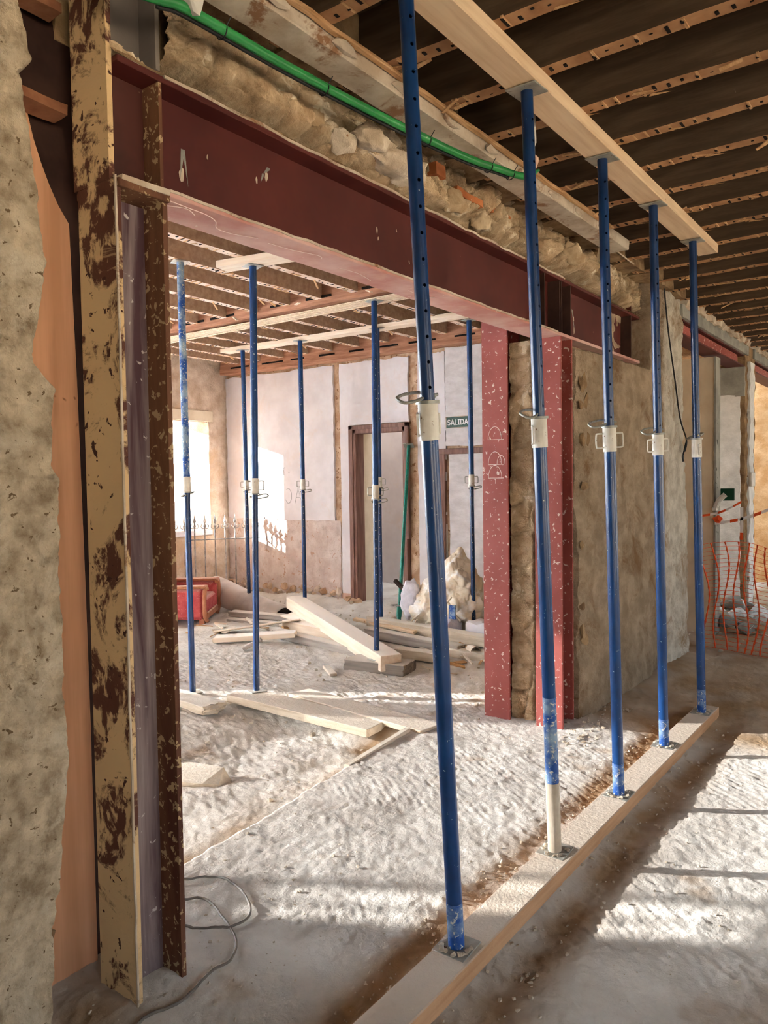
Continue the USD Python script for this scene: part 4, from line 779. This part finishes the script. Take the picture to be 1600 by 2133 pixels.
for k, pts in enumerate(([(6.72, 4.35, .52), (6.63, 4.2, .5), (6.60, 4.1, .42), (6.60, 4.02, .28), (6.64, 3.95, .18)], [(6.64, 4.15, .15), (6.58, 4.12, .3), (6.6, 4.03, .42)], [(6.62, 4.62, .02), (6.60, 4.5, .15), (6.62, 4.42, .22)], [(6.56, 4.55, .02), (6.56, 4.42, .16)])):
    part(sk, 'strap', tube(spline(pts, 6), .011, 6), mBag, smooth=True)
fm = rock((6.72, 4.62, .36), (.10, .12, .2), np.random.RandomState(2), 40).subdivide().subdivide(); fv = fm.vertices; c0 = fv.mean(0); fm.vertices = c0+(fv-c0)*(1+.35*np.abs(fbm(fv*13, 3, 4)))[:, None]
part(sk, 'plastic_film', fm, mFilm, 'white plastic film bulging from the sack', smooth=True)
part(sk, 'printed_label', box(6.585, 6.60, 3.98, 4.05, .20, .34), mBlueDust, 'blue printed patch')
fm = rock((6.62, 4.12, .10), (.12, .18, .12), np.random.RandomState(4), 40).subdivide().subdivide(); fv = fm.vertices; c0 = fv.mean(0); fm.vertices = c0+(fv-c0)*(1+.35*np.abs(fbm(fv*11, 3, 9)))[:, None]
part(sk, 'plastic_film', fm, mFilm, 'white plastic film at the foot of the sack', smooth=True)
M, L = frame_x((6.70, 4.80, .53), (6.68, 4.63, .41)); mb = box(0, L, -.02, .02, -.02, .02, .004); mb.apply_transform(M); solo('metal_bar', mb, mDarkSteel, 'dark metal bar sticking out of the rubble sack', 'bar')
wbag = solo('white_sack', rough_box(6.55, 6.75, 3.55, 3.84, -.02, .19, .02, .03, 3), mWhite, 'white cement sack printed 37 half hidden by the red column', 'sack')
tm = text_mesh('37', .05, .002); tv = tm.vertices.copy(); tm.vertices = np.stack([6.528-tv[:, 2], 3.845-tv[:, 0], tv[:, 1]+.03], 1); tm.fix_normals(); part(wbag, 'number', tm, mGreySteel)

# exit sign
sg = thing('exit_sign', 'dark green SALIDA exit sign on the wavy plaster', 'sign')
part(sg, 'plate', box(7.576, 7.59, 4.36, 4.672, 2.20, 2.325, .002), mSign)
part(sg, 'border', cat_([box(7.5745, 7.577, 4.355, 4.677, 2.322, 2.329), box(7.5745, 7.577, 4.355, 4.677, 2.196, 2.203), box(7.5745, 7.577, 4.668, 4.677, 2.2, 2.325), box(7.5745, 7.577, 4.355, 4.362, 2.2, 2.325)]), mPlateP)
tm = text_mesh('SALIDA', .062, .003, True); tv = tm.vertices.copy(); wid = tv[:, 0].max()-tv[:, 0].min(); sc = .275/wid
tm.vertices = np.stack([7.576-tv[:, 2], 4.655-(tv[:, 0]-tv[:, 0].min())*sc, 2.232+tv[:, 1]], 1); tm.fix_normals(); part(sg, 'lettering', tm, mSignW)
# faint pencil marks on the sunlit plaster
strokes([[(7.46, 1.50), (7.36, 1.50), (7.46, 1.32), (7.33, 1.34)], arc(7.2, 1.42, .06, .10, 60, 330), [(7.08, 1.32), (7.02, 1.52), (6.96, 1.34)], [(7.05, 1.4), (6.98, 1.4)]], 7.5975, .0035, wb, mPencil, 'pencil_stroke')
strokes([arc(7.36, 1.75, .045, .06, 60, 300), [(7.36, 1.78), (7.36, 1.72), (7.33, 1.72)], arc(7.29, 1.74, .02, .03, 0, 360), arc(7.24, 1.75, .045, .06, -70, 70), arc(7.55, 1.74, .008, .008, 0, 360), arc(7.18, 1.74, .008, .008, 0, 360)], 7.5975, .003, wb, mPencil, 'pencil_stroke')

# ================================================================== CORRIDOR THINGS
nt = thing('safety_net', 'orange plastic safety netting across the corridor past the props', 'netting')
def npos(y, s): return (7.40+.10*math.sin(y*4+s*3)+.18*(1-s)**3*0, y-.10*(1-s)*0+.03*math.sin(s*7+y*11), .02+s*(.93+.06*math.sin(y*5)))
for k in range(22):
    y = 1.80-k*.086
    pts = [npos(y, s) for s in np.linspace(0, 1, 30)]
    part(nt, 'strand', tube(pts, [.0045+.0055*(i % 2) for i in range(30)], 5), mOrange)
part(nt, 'mesh_threads', cat_([tube([npos(y, s) for y in np.linspace(1.80, -.1, 40)], .0022, 3) for s in np.linspace(0, 1, 27)]), mOrange, 'thin horizontal threads', kind='stuff')
tp = thing('barrier_tape', 'red and white barrier tape tied above the orange netting', 'tape')
def ribbon(a, b, w, n, sag=.03):
    out = []
    for i in range(n):
        s0, s1 = i/n, (i+1)/n; q = lambda s: np.array(a)+(np.array(b)-np.array(a))*s-[0, 0, sag*math.sin(PI*s)]
        p0, p1 = q(s0), q(s1); m = trimesh.convex.convex_hull(np.array([p0, p1, p0+[0, 0, w], p1+[0, 0, w], p0+[.002, 0, 0], p1+[.002, 0, 0], p0+[.002, 0, w], p1+[.002, 0, w]])); out.append(m)
    return out
for i, m in enumerate(ribbon((8.05, 1.86, 1.12), (8.05, 1.30, 1.30), .03, 8)): part(tp, 'band', m, mOrange if i % 3 == 2 else mTape)
for i, m in enumerate(ribbon((8.06, 1.98, 1.20), (8.06, 1.62, 1.34), .022, 5)): part(tp, 'band', m, mOrange if i % 2 == 0 else mTape)
part(tp, 'band', box(8.05, 8.052, 1.60, 1.63, 1.02, 1.30), mTape); part(tp, 'band', box(8.048, 8.05, 1.60, 1.63, .98, 1.05), mOrange); part(tp, 'knot', rock((8.04, 1.83, 1.18), (.02, .05, .04), rs, 16), mOrange)
lp = thing('work_lamp', 'small green and white work lamp fixed to the beige partition edge', 'lamp')
part(lp, 'head', box(8.14, 8.17, 1.70, 1.83, 1.36, 1.48, .004), mSign); part(lp, 'body', tube([(8.13, 1.78, 1.42), (8.12, 1.84, 1.36), (8.12, 1.87, 1.29)], .026, 10), mPvc)
part(lp, 'bracket', box(8.10, 8.19, 1.86, 1.90, 1.26, 1.29), mPvc)
jb = solo('junction_box', box(9.55, 9.75, 1.81, 1.84, 1.48, 1.64, .005), mPvc, 'white junction box on the farthest pier', 'box')
rs = np.random.RandomState(55)
for k in range(46):
    s = rs.uniform(.05, .14); x, y = 8.6+rs.uniform(-.25, .6), 1.75+rs.uniform(-.25, .55); 
    solo('rubble_lump', rock((x, y, .04+.22*max(0, 1-math.hypot(x-8.8, y-1.9)/.6)), (s, s, s*.7), rs, 18), rs.choice([mRubble, mWhiteRough, mConcrete]), 'broken masonry lump in the heap behind the orange netting', 'rubble', 'rubble heap behind the netting')
# pebbles and crumbs on the floor
rs = np.random.RandomState(66); g = []
def scatter(n, x0, x1, y0, y1, s0, s1):
    X = rs.uniform(x0, x1, n); Y = rs.uniform(y0, y1, n); Z = height(X, Y)
    for x, y, z in zip(X, Y, Z):
        s = s0+(s1-s0)*rs.rand()**3; g.append(rock((x, y, z+s*.3), (s, s*rs.uniform(.7, 1), s*.7), rs, 9))
scatter(500, .9, 4.6, .4, 2.6, .003, .011); scatter(260, 1.5, 5.2, 1.36, 1.52, .004, .012); scatter(160, 1.5, 5.2, 1.02, 1.2, .004, .013)
scatter(420, 2.4, 6.5, 2.6, 6.5, .005, .026); scatter(160, 4.3, 5.2, 1.7, 2.0, .005, .02); scatter(160, 6.6, 7.5, 4, 8, .01, .05); scatter(120, 1.35, 2.2, 1.75, 2.7, .003, .009); scatter(60, 7.2, 9, .6, 2.2, .01, .04)
solo('gravel', cat_(g), mPebble, 'loose pebbles and plaster crumbs scattered over the dusty floor', 'gravel', kind='stuff')
